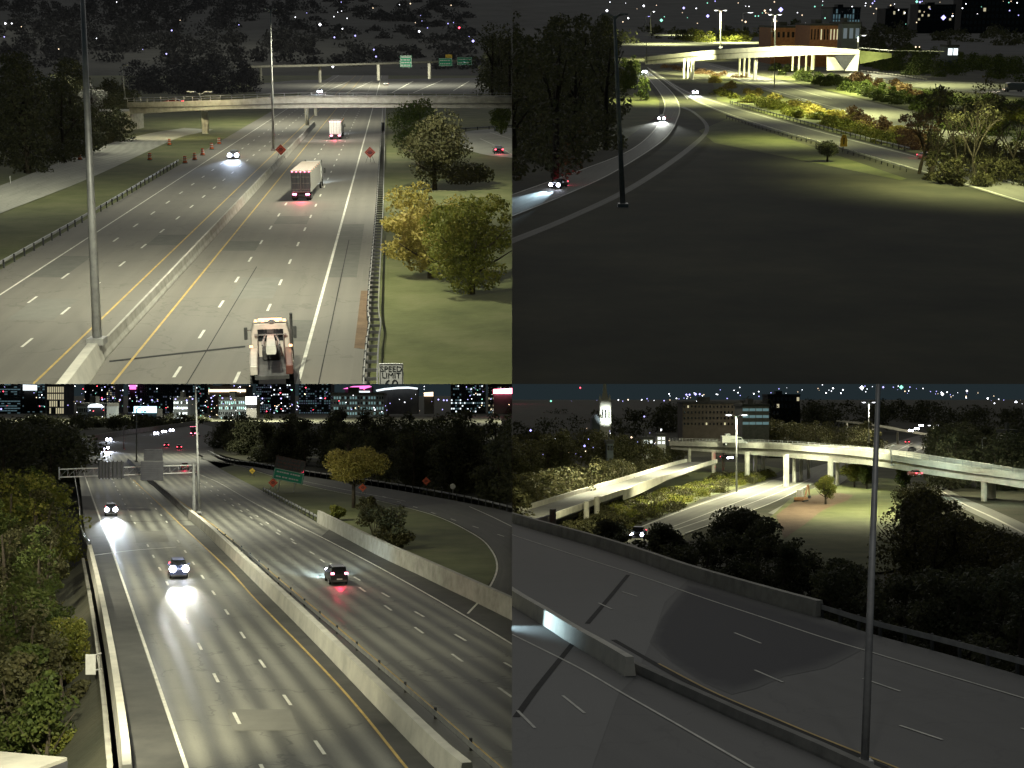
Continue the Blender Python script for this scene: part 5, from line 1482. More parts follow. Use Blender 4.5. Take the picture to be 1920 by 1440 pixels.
tree(P, 'lime_tree', 'yellow-green leafy tree beside the white sign panel', 'tree', Vector((-32.6, 106, -7.5)), 10.5, 4.6, 'leaf_lime', 4200, .3, .1)
tree(P, 'lime_tree', 'yellow-green tree below the white sign panel, close to the parapet', 'tree', Vector((-28.0, 88, -7.5)), 6.2, 4.2, 'leaf_lime', 3800, .28, .1)
tree(P, 'green_tree', 'bluish green tree at the left picture edge in the thicket', 'tree', Vector((-31.5, 90, -7.5)), 7.0, 5.0, 'leaf_green', 3800, .28, .1)
w = []
for i in range(16):
    t = i / 15; q = P.at(-30 + 140 * t, 862 + 40 * t * t, 175 + 10 * math.sin(i)); w.append((q.x, q.y, -7.5, q.z + 7.5, r3.uniform(6, 9)))
wood(P, 'roadside_shrubs', w, 'leaf_lime', 1200, .5, label='sunlike lit yellow-green hedge crown at the upper left of the thicket')
bpy.data.objects[[o.name for o in P.coll.objects if o.name.startswith('roadside_shrubs')][-1]]['label'] = 'lit yellow-green tree tops at the upper left of the thicket'
w = []
for i in range(30):
    x = r3.uniform(-30, 135); Y = r3.uniform(330, 520); q = P.at(x, 785 + x * .12, Y); w.append((q.x, q.y, -3, q.z + 3, r3.uniform(14, 22)))
wood(P, 'dark_wood', w, 'leaf_dark', 700, 1.3, label='dark wooded hill at the upper left under the skyline')
w = []
edge = [(392, 846), (480, 870), (570, 885), (720, 908), (865, 934), (985, 960)]
for i in range(64):
    x = r3.uniform(396, 1000); yb = np.interp(x, [e[0] for e in edge], [e[1] for e in edge]) - 4
    dz = r3.uniform(0, 1) ** 1.3
    g = P.g(x, yb); Y = g.y + 4 + 90 * dz; q = P.at(x, np.interp(x, [390, 430, 500, 960], [800, 770, 762, 752]) + r3.uniform(-3, 14), Y)
    w.append((q.x, Y, 0, max(6, q.z) * (r3.uniform(.82, 1.02) if dz > .4 else r3.uniform(.55, .9)), r3.uniform(8, 13)))
wood(P, 'dark_wood', w, 'leaf_dark', 1500, .75, label='tall black wood behind the loop ramp guardrail')
ribbon(P, 'forest_floor', 'earth', [(388, 846), (480, 868), (720, 906), (865, 932), (1010, 966)], [P_ for P_ in ((380, 790), (480, 790), (720, 800), (865, 805), (1010, 815))], -0.3, 24, 4)
w = []
for i in range(40):
    x = r3.uniform(30, 400); Y = r3.uniform(800, 1300); q = P.at(x, 778, Y); w.append((q.x, Y, -6, q.z + 6 + r3.uniform(-3, 2), r3.uniform(16, 30)))
wood(P, 'far_wood', w, 'leaf_dark', 260, 2.2, label='dark tree line between the far freeway and the city', trunks=False)
g = P.g(663, 952); h = P.at(663, 836, g.y).z
tree(P, 'yellow_tree', 'spreading yellow autumn tree alone on the grass island', 'tree', g, h, 150 * g.y / FPX, 'leaf_yellow', 6500, .4, .36, clumps=60, limbs=9, rr=1.3)
for px, py, hh, ww, lab in ((700, 1000, 4.6, 5.2, 'left dark shrub of the clump by the concrete wall'), (728, 1016, 5.0, 5.5, 'largest dark shrub of the clump by the concrete wall'), (690, 970, 3.4, 4.2, 'small shrub at the foot of the yellow tree'), (748, 1030, 2.8, 4.0, 'low dark shrub at the right end of the clump'), (633, 975, 2.2, 3.2, 'low yellowish shrub left of the shrub clump')):
    bush(P, 'shrub', lab, 'shrub', P.g(px, py), hh, ww, 'leaf_olive' if px != 633 else 'leaf_lime', 2200, .34, 'shrubs on the grass island')

# the city
Yc = 1900
def bl_(lab, x0, x1, yt, rows, cols, lit, wm, Y=Yc, wall='wall_grey', fill=(.6, .5), wm2=None, yb=790): building(P, lab, x0, x1, yt, yb, Y, 40, wall, rows, cols, lit, wm, fill=fill, wmat2=wm2, roofh=3)
bl_('teal-streaked office block at the left end of the skyline', -10, 38, 719, 16, 8, .5, 'w_teal', fill=(.9, .4))
bl_('block crowned by a bright white sign at the left of the skyline', 42, 84, 717, 14, 9, .35, 'w_teal', fill=(.8, .4))
bl_('block with tall warm lit window columns', 88, 120, 724, 5, 8, .8, 'w_warm', 1750, fill=(.6, .8))
bl_('dim brown tower standing left of the pinkish tower', 158, 198, 712, 18, 8, .12, 'w_dim', wall='wall_dark')
bl_('narrow tower with speckled lit windows', 200, 216, 716, 20, 5, .4, 'w_dim', wm2='w_warm')
bl_('slim tower crowned by a pink light', 240, 258, 718, 20, 5, .45, 'w_dim', wm2='w_white')
bl_('broad bluish block behind the billboard', 262, 322, 722, 14, 14, .35, 'w_dim', wm2='w_teal')
bl_('wide block with speckled windows right of the billboard', 324, 360, 726, 12, 10, .4, 'w_dim', wm2='w_white')
bl_('dark slab with few lit windows above the mast', 361, 388, 718, 16, 6, .25, 'w_teal')
bl_('arena-like hall with a bright band along its roof', 390, 462, 728, 4, 18, .2, 'w_warm', 1700)
bl_('blue-lit tower left of the stadium', 480, 508, 716, 18, 8, .5, 'w_dim', wm2='w_teal')
bl_('tower with scattered white windows left of the stadium', 512, 545, 720, 16, 8, .3, 'w_dim', wm2='w_white')
bl_('teal glass block left of the magenta stadium', 560, 620, 718, 16, 14, .5, 'w_teal', wm2='w_dim')
bl_('broad teal office block right of the magenta stadium', 845, 910, 716, 14, 16, .5, 'w_teal', wm2='w_white')
bl_('block at the right end of the skyline', 915, 975, 724, 10, 14, .45, 'w_teal', wm2='w_warm')
bl_('low teal garage under the stadium', 620, 720, 741, 5, 20, .6, 'w_teal', 1600)
bl_('low lit garage left of the white screen', 325, 352, 750, 4, 8, .8, 'w_white', 1500, fill=(.5, .4))
bl_('low teal block below the bright hall', 410, 462, 750, 4, 14, .7, 'w_teal', 1500)
bl_('low dark building beneath the glowing dome', 144, 200, 762, 2, 14, .4, 'w_dim', 1300)
def glow(name, lab, cat, pts, Y, mat, thick=3.0, base=None):
    c = P.at(sum(p[0] for p in pts) / len(pts), max(p[1] for p in pts), Y)
    o = thing(P, name, lab, cat, c)
    v = [P.at(x, y, Y) - c for x, y in pts]
    mb = MB(); mb.loft([v, [q + Vector((0, thick, 0)) for q in v]]); mb.build('lit_face', mat, None, o)
    x0, x1 = min(q.x for q in v), max(q.x for q in v); zt = min(q.z for q in v)
    mb = MB(); mb.box(x0, x1, thick + .2, thick + 20, -c.z - 5, zt + .6 * (max(q.z for q in v) - zt)); mb.build('support', 'wall_dark', None, o)
    return o
glow('billboard', 'cyan video billboard glowing below the skyline', 'billboard', [(251, 762), (292, 762), (292, 774), (251, 774)], 1200, 'e_cyan')
glow('lit_sign', 'white rooftop sign on the left tower', 'sign', [(43, 721), (68, 722), (68, 732), (43, 732)], Yc - 8, 'w_white')
glow('dome', 'small white glowing dome left of the billboard', 'dome', [(164, 764), (166, 760), (171, 757.5), (178, 757), (186, 759), (191, 764)], 1290, 'w_white', 8)
glow('lit_sign', 'big white glowing screen right of the bright hall', 'sign', [(461, 744), (480, 744), (480, 758), (461, 758)], 1400, 'e_white')
glow('lit_sign', 'orange-white light band along the hall roof', 'sign', [(391, 730), (460, 730), (460, 735), (391, 735)], 1690, 'e_warm')
glow('lit_sign', 'pink light on the slim tower', 'sign', [(243, 722), (254, 722), (254, 730), (243, 730)], Yc - 5, 'e_magenta')
glow('stadium', 'stadium with a glowing magenta roof edge', 'stadium', [(643, 729), (662, 724), (690, 723), (694, 725), (680, 729)], 1650, 'e_magenta', 20)
glow('lit_sign', 'white light band under the magenta stadium roof', 'sign', [(657, 733), (693, 733), (693, 738), (657, 738)], 1620, 'w_white')
glow('stadium', 'arena with a curved row of white lights', 'stadium', [(705, 731), (720, 728), (745, 725.5), (765, 725), (782, 727), (782, 730), (765, 728.5), (745, 729), (720, 731.5), (706, 734)], 1650, 'w_white', 10)
glow('lit_sign', 'reddish white light band at the right end of the skyline', 'sign', [(925, 730), (962, 728), (962, 738), (925, 738)], 1650, 'e_pink')
glow('lit_sign', 'pinkish light band above the black tree tops', 'sign', [(795, 736), (812, 735), (812, 743), (795, 743)], 1650, 'e_warm')
dots = []
for i in range(220):
    dots.append((r3.uniform(-5, 962) if i % 2 else r3.uniform(130, 560), r3.uniform(722, 772) if i % 4 else r3.uniform(750, 782), r3.uniform(1000, 1580), r3.uniform(1.3, 3.6), r3.choice(['e_blue', 'e_blue', 'e_blue', 'e_white', 'e_white', 'e_white', 'e_warm', 'e_green', 'e_warm', 'e_red'])))
for px in (192, 212, 225, 264, 285, 329, 350, 361, 396, 417, 433, 492, 527, 602, 822, 832, 838): dots.append((px, 748 + r3.uniform(-2, 3), 1250, 5, 'e_blue'))
dots += [(2, 767, 700, 6, 'e_blue'), (703, 768, 420, 5, 'e_white'), (716, 772, 420, 3, 'e_white')]
lights_stuff(P, 'city_lights', dots, 'crowded scatter of lamps below the city skyline')

# light: freeway lamps, plus unseen ones added to brighten woods and skyline
for (x, y, z, pw, an) in ((-20, 58, 24, 21000, 140), (-24, 105, 18.0, 12000, 150), (-32, 150, 20, 19000, 150), (-45, 205, 22, 44000, 150), (-70, 300, 24, 30000, 150), (-95, 420, 26, 60000, 150), (-40, 620, 30, 120000, 150), (-250, 1350, 70, 4500000, 165), (60, 1350, 70, 4500000, 165), (-450, 1350, 70, 4000000, 165)):
    lamp(P, 'freeway_or_fill_light', (x, y, z), (x, y + 3, 0), pw, an, .8, (1, .99, .75), .4)
lamp(P, 'street_or_fill_light', (-48, 125, 17.5), (-46, 140, 0), 26000, 150, .9, (1, .95, .7), .4)  # unseen lamp added to brighten the upper thicket
lamp(P, 'thicket_fill', (-20, 60, 16), (-27, 92, -3), 75000, 80, .9, (1, .95, .66), .4)  # unseen spot added to lift the thicket below the parapet
# ================================================================== EAST VIEW (lower right)
P = EAST
M['wall_brown'] = mat_mottled('dull_brick', [(0.09, 0.075, 0.06), (0.13, 0.11, 0.09)], 0.3, 0.9)
ZV = -9.0                                    # the valley beyond the freeway
ribbon(P, 'valley_floor', 'earth', [(700, 1500), (700, 1000), (700, 753)], [(2400, 1500), (2400, 1000), (2400, 753)], ZV - .1, 60, 12)
M['road_e'] = mat_road('dark_freeway_asphalt', (0.088, 0.088, 0.086), (0.12, 0.119, 0.116), 0.75, 1.2, 3.66, .12)
FE = [(600, 868), (760, 908), (860, 940), (960, 980), (1100, 1020), (1200, 1053), (1287, 1082), (1435, 1128), (1540, 1158), (1640, 1190), (1780, 1228), (1990, 1288), (2300, 1378), (2900, 1555)]
fe = gpath(P, FE, 0, 60)
ne = []
for i, p in enumerate(fe):
    d = fe[min(i + 1, len(fe) - 1)] - fe[max(i - 1, 0)]; d.z = 0; d.normalize()
    ne.append(p + Vector((d.y, -d.x, 0)) * 46 - d * 0)
if ne[30].y > fe[30].y: ne = [f * 2 - q for f, q in zip(fe, ne)]
ribbon(P, 'freeway', 'road_e', fe, ne, ground=False, cols=20)
# paler bridge deck, and a cast shadow painted as dark road colour
M['deck_pale'] = mat_road('paler_bridge_deck', (0.13, 0.13, 0.127), (0.155, 0.154, 0.15), 0.75, 1.2, 3.66, 0)
poly(P, 'bridge_deck', 'deck_pale', [(860, 940), (960, 982), (1100, 1022), (1205, 1056), (1290, 1087), (1246, 1130), (1222, 1200), (1190, 1270), (1160, 1300), (1110, 1440), (1090, 1500), (700, 1500)], .01)
jr = random.Random(5)
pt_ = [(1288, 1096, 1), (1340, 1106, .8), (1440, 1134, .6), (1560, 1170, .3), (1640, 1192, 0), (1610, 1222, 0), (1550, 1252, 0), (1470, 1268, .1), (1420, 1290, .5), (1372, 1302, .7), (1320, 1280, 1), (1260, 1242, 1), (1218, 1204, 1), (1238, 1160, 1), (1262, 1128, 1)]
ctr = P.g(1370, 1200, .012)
me = bpy.data.meshes.new('painted_shadow')
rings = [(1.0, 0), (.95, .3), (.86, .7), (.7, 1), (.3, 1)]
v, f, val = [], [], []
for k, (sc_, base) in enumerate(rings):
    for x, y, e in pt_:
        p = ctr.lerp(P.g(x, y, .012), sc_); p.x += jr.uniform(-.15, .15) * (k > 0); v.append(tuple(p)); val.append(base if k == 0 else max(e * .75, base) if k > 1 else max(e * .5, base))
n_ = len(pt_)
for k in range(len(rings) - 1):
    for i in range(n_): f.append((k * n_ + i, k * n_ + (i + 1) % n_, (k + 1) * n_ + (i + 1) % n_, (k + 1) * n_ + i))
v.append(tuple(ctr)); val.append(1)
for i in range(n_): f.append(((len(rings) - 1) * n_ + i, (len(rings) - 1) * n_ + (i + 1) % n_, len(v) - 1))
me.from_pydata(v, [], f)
at_ = me.attributes.new('shadow_depth', 'FLOAT', 'POINT'); at_.data.foreach_set('value', val)
m_, nt_, p_ = nodes('shadow_tone_asphalt')
an = nt_.nodes.new('ShaderNodeAttribute'); an.attribute_name = 'shadow_depth'
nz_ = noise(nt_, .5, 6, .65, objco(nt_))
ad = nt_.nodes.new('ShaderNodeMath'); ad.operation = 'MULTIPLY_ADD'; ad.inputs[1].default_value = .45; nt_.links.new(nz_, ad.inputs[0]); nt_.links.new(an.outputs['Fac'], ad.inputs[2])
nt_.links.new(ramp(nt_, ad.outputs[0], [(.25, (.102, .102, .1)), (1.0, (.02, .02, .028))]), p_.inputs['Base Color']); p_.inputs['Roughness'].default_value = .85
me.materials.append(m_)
if me.polygons[0].normal.z < 0: me.flip_normals()
tag(link('painted_shadow', me, P), kind='structure')
for pts in ([(1178, 1078), (1140, 1124), (1101, 1170)], [(1076, 1205), (1030, 1262), (1000, 1300), (968, 1345)]):
    stripe(P, 'deck_joint', 'joint', gpath(P, pts, 0, 10), .32, .022)
for nm, pts in (('white', [(880, 975), (960, 1003), (1080, 1042), (1205, 1082), (1320, 1122), (1435, 1160), (1540, 1195), (1645, 1227), (1780, 1268), (1990, 1331)]), ('yellow', [(1235, 1245), (1335, 1297), (1440, 1342), (1530, 1380), (1630, 1420), (1720, 1456)]),
                ('white', [(960, 1190), (1080, 1250), (1170, 1302), (1240, 1342), (1320, 1388), (1420, 1446)])):
    stripe(P, 'edge_line', nm + '_line', gpath(P, pts, 0, 40), .13, .03)
for pts in ([(1150, 1200), (1220, 1240), (1300, 1285), (1400, 1330), (1540, 1388), (1660, 1440)],):
    stripe(P, 'pavement_joint', 'joint', gpath(P, pts, 0, 30), .35, .016)
for a, b in (((1167, 1110), (1195, 1119)), ((1122, 1131), (1148, 1143)), ((1377, 1187), (1427, 1207)), ((1415, 1257), (1468, 1280)), ((1618, 1273), (1688, 1297)), ((1687, 1361), (1767, 1388)), ((1055, 1305), (1096, 1338)), ((970, 1333), (1003, 1366)), ((1915, 1366), (1960, 1384))):
    stripe(P, 'lane_dash', 'white_line', gpath(P, [a, b], 0, 2), .13, .03)
# far edge: low concrete wall, then guardrail
barrier(P, 'low grey concrete wall along the far edge of the dark freeway', smooth_path([P.g(x, y) for x, y in ((880, 946), (960, 978), (1100, 1019), (1200, 1051), (1287, 1082), (1435, 1127), (1537, 1156))], 40), 1.0, .6, .42, 'concrete', 'concrete_wall', seg=8)
guardrail(P, 'dark steel guardrail continuing right from the grey concrete wall', gpath(P, [(1540, 1157), (1640, 1189), (1780, 1226), (1990, 1286)], 0, 40), 2.4, .8, 40, side=-1)
nm = smooth_path([P.g(x, y) for x, y in ((860, 1056), (960, 1130), (1020, 1168), (1075, 1204), (1130, 1236), (1181, 1268))], 24)
barrier(P, 'bluish lit concrete median barrier ending bluntly at the lower left', nm, .95, .6, .4, 'concrete_light', seg=5)
lowb = smooth_path([P.g(x, y) for x, y in ((1190, 1258), (1280, 1300), (1400, 1355), (1500, 1398), (1620, 1452), (1700, 1490))], 30)
barrier(P, 'low dark kerb barrier running on from the blunt median end', lowb, .45, .5, .35, 'concrete_dark', seg=10)
ribbon(P, 'embankment', 'earth', [p + Vector((.3, .3, -.15)) for p in gpath(P, FE, 0, 40)], [p + Vector((12, 16, ZV)) for p in gpath(P, FE, 0, 40)], ground=False, cols=4)
g0 = P.g(1621, 1438)
street_lamp(P, 'tall slender grey mast rising from the near road edge', g0, P.at(1650, 640, g0.y * 1.0), .155, 1, lit=False)
# lower roads
M['road_v'] = mat_road('valley_asphalt', (0.12, 0.12, 0.10), (0.21, 0.205, 0.175), .75, .8, 3.66, .4)
V = lambda L: [P.g(x, y, ZV) for x, y in L]
def vrib(name, mat, L, R_, z=0.0, n=30, cols=4):
    return ribbon(P, name, mat, smooth_path([p + Vector((0, 0, z)) for p in V(L)], n), smooth_path([p + Vector((0, 0, z)) for p in V(R_)], n), ground=False, cols=cols)
vrib('lower_freeway', 'road_v', [(1150, 1022), (1200, 988), (1310, 944), (1440, 902), (1560, 866), (1640, 845)], [(1230, 1040), (1290, 1000), (1440, 946), (1530, 905), (1610, 872), (1680, 850)], .03)
vrib('lower_shoulder', 'road_v', [(1440, 962), (1490, 935), (1530, 913), (1580, 888)], [(1462, 968), (1512, 946), (1556, 920), (1600, 890)], .02)
for L in ([(1205, 987), (1310, 947), (1440, 905)], [(1260, 996), (1370, 958), (1474, 918), (1520, 898)], [(1230, 1000), (1340, 958), (1470, 908)], [(1285, 1000), (1440, 946), (1520, 908)]):
    stripe(P, 'edge_line', 'white_line', smooth_path(V(L), 20), .3, .06)
vrib('hill_grass', 'grass', [(1440, 975), (1500, 925), (1560, 912), (1640, 898), (1690, 906), (1700, 960), (1690, 1010)], [(1420, 1010), (1450, 1030), (1520, 1060), (1600, 1075), (1680, 1070), (1710, 1040), (1720, 1010)], .2, 30, 6)
vrib('bare_soil', 'soil', [(1455, 968), (1500, 938), (1560, 926), (1600, 930)], [(1470, 1012), (1510, 985), (1545, 958), (1590, 940)], .26, 12, 3)
vrib('green_bank', 'grass', [(1275, 885), (1330, 868), (1400, 868), (1470, 880)], [(1100, 980), (1200, 980), (1310, 938), (1430, 900)], .02, 12, 4)
vrib('service_road', 'road_v', [(1755, 905), (1800, 930), (1860, 955), (1960, 1000)], [(1740, 912), (1780, 940), (1850, 975), (1960, 1025)], .02, 12, 3)
stripe(P, 'kerb', 'concrete_light', smooth_path(V([(1757, 915), (1800, 942), (1870, 975), (1960, 1022)]), 12), .5, .1)
vrib('far_freeway', 'road_v', [(1640, 845), (1680, 828), (1740, 812)], [(1700, 862), (1750, 845), (1765, 822)], .01, 8, 4)
for L in ([(1655, 843), (1688, 828)], [(1672, 850), (1712, 830)], [(1700, 855), (1745, 832)]):
    stripe(P, 'edge_line', 'white_line', V(L), .5, .05)

# the ramp bridge at the left
pts = [(938, 983, 990, 160), (1003, 974, 982, 200), (1060, 955, 964, 240), (1115, 936, 946, 270), (1170, 917, 927, 300), (1240, 895, 904, 335), (1320, 868, 875, 390), (1345, 861, 868, 410)]
o, top, bot, off = bridge(P, 'ramp_bridge', 'curving lit ramp bridge climbing from the left edge into the valley', pts, 9.0, mat='concrete_light', parapet=.9, girders=False)
mb = MB(); mb.loft([[top[i] + off(i, .5) + Vector((0, 0, -1.3)), top[i] + off(i, 1.0) + Vector((0, 0, -1.3)), bot[i] + off(i, 1.0), bot[i] + off(i, .5)] for i in range(0, 42)]); mb.build('girder', 'concrete_light', None, o)
wl_ = [(1168, 919, 938, 299), (1200, 905, 925, 315), (1240, 893, 905, 335), (1275, 882, 885, 356)]
f = [P.at(x, yt, Y) for x, yt, yb, Y in wl_]; g = [P.at(x, yb, Y) for x, yt, yb, Y in wl_]
mb = MB(); mb.loft([[a, a + Vector((.3, .5, 0)), b + Vector((.3, .5, 0)), b] for a, b in zip(f, g)]); mb.build('retaining_wall', 'concrete_light', None, o)
for px, y0, y1, Y in ((1032, 966, 977, 215), (1096, 950, 972, 255), (1116, 940, 952, 268)):
    q = P.at(px, y0, Y) + Vector((.4, 1.5, .8)); pier(o, (q.x, q.y), q.z, ZV - .5, .5)
# the long flyover
FLY = [(1255, 827, 842, 470), (1330, 829, 848, 440), (1440, 832, 855, 400), (1560, 840, 866, 370), (1640, 848, 874, 352), (1760, 866, 893, 332), (1850, 879, 905, 320), (1960, 893, 923, 310)]
o, top, bot, off = bridge(P, 'flyover', 'long brightly lit flyover crossing the whole valley', FLY, 10, mat='concrete_light', parapet=1.3, rail=2.6)
for px, y0, y1, Y, r in ((1293, 845, 863, 455, .5), (1338, 848, 868, 437, .6), (1356, 850, 867, 450, .45), (1401, 852, 900, 408, .75), (1416, 852, 903, 418, .6), (1431, 853, 898, 430, .55), (1474, 857, 915, 372, .75), (1489, 857, 908, 392, .5), (1502, 858, 905, 402, .5), (1516, 858, 903, 412, .5), (1557, 864, 890, 365, .7), (1570, 866, 886, 378, .5), (1845, 902, 936, 322, .7), (1860, 902, 932, 330, .9)):
    q = P.at(px, y0 - 4, Y); pier(o, (q.x, q.y), q.z, ZV - .5, r)
q = P.at(1672, 873, 346); street_lamp(P, 'short dark post clamped to the flyover right of the mast', q, P.at(1669, 838, 346), .2, 1, lit=False, name='post')
# far beam on posts
pts = [(1568, 788, 792, 760), (1640, 797, 802, 740), (1700, 808, 813, 725), (1755, 817, 822, 712)]
o, top, bot, off = bridge(P, 'overhead_beam', 'thin distant beam on posts right of the slender mast', pts, 5, mat='concrete', parapet=.5, girders=False)
for px, y0, y1 in ((1588, 793, 832), (1637, 802, 824), (1683, 810, 829), (1753, 820, 838)):
    q = P.at(px, y0, 735); pier(o, (q.x, q.y), q.z, P.at(px, y1, 735).z - 2, .55)

# lamps
def el(px, pt, pb, Y, lab, pw=0, mat='e_white', size=1.2, arms=2, r=.25):
    return street_lamp(P, lab, P.at(px, pb, Y), P.at(px, pt, Y), r, arms, pw, True, 150, (1, .97, .70), mat, size=size)
el(1381, 779, 948, 352, 'lit lamp standing in the valley in front of the flyover, near the white truck', 60000)
el(1629, 755, 830, 560, 'lit lamp just left of the slender mast above the flyover', 60000, size=1.2)
el(1750, 798, 836, 690, 'small lit lamp at the right end of the distant beam', 20000, size=1.2)
street_lamp(P, 'dark curved lamp post at the right behind the flyover', P.at(1845, 862, 400), P.at(1841, 823, 400), .2, 1, lit=False)

# vehicles
def fly_at(px):
    xs = [p[0] for p in FLY]; return np.interp(px, xs, [p[1] for p in FLY]), np.interp(px, xs, [p[3] for p in FLY])
yt, Y = fly_at(1378)
q = P.at(1378, yt, Y) + Vector((0, 3.0, -.95))
o = thing(P, 'box_truck', 'white service truck driving on the flyover under the lit lamp', 'truck', q, R(-88))
mb = MB(); mb.cbox(-1.25, 1.25, -3.6, .6, .9, 3.0, 0, None, .08); mb.build('body', 'van_white', None, o)
mb = MB(); mb.loft([octsec(.8, 1.15, .6, 2.7), octsec(2.2, 1.15, .6, 2.6), octsec(2.9, 1.1, .6, 1.6), octsec(3.8, 1.0, .6, 1.4)]); mb.build('cab', 'car_white', None, o)
mb = MB(); mb.box(1.13, 1.17, 1.1, 2.2, 1.7, 2.4); mb.build('side_window', 'glass', None, o)
mb = MB(); mb.cbox(-.9, .9, -2.5, -1.0, 3.0, 3.6, 0, None, .1); mb.build('roof_rack', 'galv', None, o)
for sx in (-1, 1):
    for y in (-2.4, 2.6): wheel(o, sx * 1.05, y, .48, .3)
    mb = MB(); mb.cbox(sx * .7 - .18, sx * .7 + .18, 3.75, 3.9, .8, 1.0, 0, None, .03); mb.build('headlight', 'e_white', None, o)
    mb = MB(); mb.cbox(sx * 1.2 - .1, sx * 1.2 + .1, 2.1, 2.2, 1.8, 2.3, 0, None, .03); mb.build('mirror', 'steel_dark', None, o)
car(P, 'car with violet headlights in the shade under the flyover', None, None, 'car_black', head_size=.3, pos=P.at(1362, 862, 430), rotz=R(200), beam=2500, beam_col=(.5, .5, 1))
car(P, 'first of the distant headlight cars by the far beam, lowest one', None, None, 'car_black', head_size=.5, pos=P.at(1708, 810, 700), rotz=R(165))
car(P, 'distant headlight car in the middle by the far beam', None, None, 'car_black', head_size=.5, pos=P.at(1719, 806, 740), rotz=R(165))
car(P, 'distant headlight car farthest up by the far beam', None, None, 'car_black', head_size=.5, pos=P.at(1727, 800, 780), rotz=R(165))
car(P, 'distant car with red lights on the far freeway right of the mast', None, None, 'car_red', head=False, pos=P.at(1702, 832, 560), rotz=R(-20))
car(P, 'silver car on the far freeway just above the flyover', None, None, 'car_silver', head=False, tail=False, pos=P.at(1710, 846, 480), rotz=R(-30))
car(P, 'car with red lights glimpsed under the flyover right of the mast', None, None, 'car_red', head=False, pos=P.at(1715, 893, 330), rotz=R(10))
car(P, 'car with one white headlight showing between the dark trees below the wall', None, None, 'car_black', head_size=.2, pos=P.at(1197, 1010, 175), rotz=R(170), beam=1500)
# digger
dp = P.g(1502, 942, ZV); u = dp.y / FPX
o = thing(P, 'digger', 'small orange digger parked beside the lower freeway', 'digger', dp, R(-30)); o.scale = (1.0,) * 3
mb = MB(); mb.cbox(-1.1, 1.1, -1.6, 1.4, .5, 1.2, 0, None, .1); mb.build('body', 'digger_orange', None, o)
mb = MB(); mb.cbox(-.9, .3, -.4, .9, 1.2, 2.6, 0, None, .08); mb.build('cab', 'van_white', None, o)
mb = MB(); mb.cbox(-1.0, .4, -.5, 1.0, 2.6, 2.75, 0, None, .04); mb.build('roof', 'white_plastic', None, o)
mb = MB(); mb.tube([(.6, 1.0, 1.2), (.7, 2.4, 3.6), (.7, 3.0, 3.7)], [.22, .18, .15], 6); mb.build('boom', 'digger_orange', None, o)
mb = MB(); mb.tube([(.7, 3.0, 3.7), (.7, 3.6, 1.4)], [.15, .12], 6); mb.build('arm', 'digger_orange', None, o)
mb = MB(); mb.cbox(.4, 1.0, 3.3, 4.0, .7, 1.4, 0, None, .1); mb.build('bucket', 'steel_dark', None, o)
for sx in (-1, 1):
    mb = MB(); mb.cbox(sx * 1.0 - .25, sx * 1.0 + .25, -1.7, 1.6, 0, .6, 0, None, .2); mb.build('track', 'rubber', None, o)

# church
cp = P.at(1134, 800, 620)
o = thing(P, 'church', 'floodlit white church tower with a tall pointed spire', 'church', cp)
u = 620 / FPX
mb = MB(); mb.cbox(-10 * u, 11 * u, -2.5, 2.5, -12, 50 * u, 0, None, .3); mb.build('tower', 'concrete_light', None, o)
mb = MB(); mb.loft([[Vector((x * u, y, 50 * u)) for x, y in ((-7, -1.6), (7, -1.6), (7, 1.6), (-7, 1.6))], [Vector((x * u * .5, y * .5, 66 * u)) for x, y in ((-7, -1.6), (7, -1.6), (7, 1.6), (-7, 1.6))], [Vector((x * u * .12, y * .1, 110 * u)) for x, y in ((-7, -1.6), (7, -1.6), (7, 1.6), (-7, 1.6))]]); mb.build('spire', 'concrete', None, o)
for x in (-5, 1, 7):
    mb = MB(); mb.box((x - 1.3) * u, (x + 1.3) * u, -2.56, -2.4, 16 * u, 32 * u); mb.build('window', 'glass', None, o)
for x in (-9, 9):
    mb = MB(); mb.loft([[Vector((x * u + a, b, 50 * u)) for a, b in ((-.5, -.9), (.5, -.9), (.5, .1), (-.5, .1))], [Vector((x * u, -.4, 61 * u)) + Vector((a * .1, b * .1, 0)) for a, b in ((-.5, -.9), (.5, -.9), (.5, .1), (-.5, .1))]]); mb.build('pinnacle', 'concrete_light', None, o)
mb = MB(); mb.loft([[Vector((-24 * u, -3, -2)), Vector((-10 * u, -3, -2)), Vector((-10 * u, -3, 16 * u)), Vector((-17 * u, -3, 24 * u)), Vector((-24 * u, -3, 16 * u))], [Vector((-24 * u, 14, -2)), Vector((-10 * u, 14, -2)), Vector((-10 * u, 14, 16 * u)), Vector((-17 * u, 14, 24 * u)), Vector((-24 * u, 14, 16 * u))]]); mb.build('nave', 'wall_grey', None, o)
lamp(P, 'floodlight', (2, -14, 2), (0, 0, 24 * u), 30000, 50, .9, (.9, 1, .92), .3, o)

building(P, 'long dark brick apartment block on the hill behind the flyover', 1280, 1390, 757, 800, 640, 20, 'wall_brown', 4, 16, .04, 'w_warm', fill=(.4, .4))
building(P, 'pale teal-lit building right of the brick apartment block', 1392, 1442, 762, 800, 560, 20, 'concrete_dark', 3, 4, .9, 'w_teal', fill=(.9, .4))
building(P, 'dark slab on the ridge left of the lit lamp', 1440, 1500, 742, 780, 900, 20, 'wall_dark', 3, 8, .08, 'w_warm')
building(P, 'small white-fronted house left of the flyover end', 1206, 1224, 824, 834, 480, 6, 'van_white', 1, 3, .5, 'w_white', name='house', cat='house')
building(P, 'white two-storey house beside the left end of the flyover', 1232, 1248, 818, 834, 490, 6, 'van_white', 2, 2, .6, 'w_white', name='house', cat='house')
building(P, 'house with greenish light among the trees below the church', 1138, 1150, 832, 848, 420, 6, 'wall_grey', 1, 2, .5, 'w_teal', name='house', cat='house')
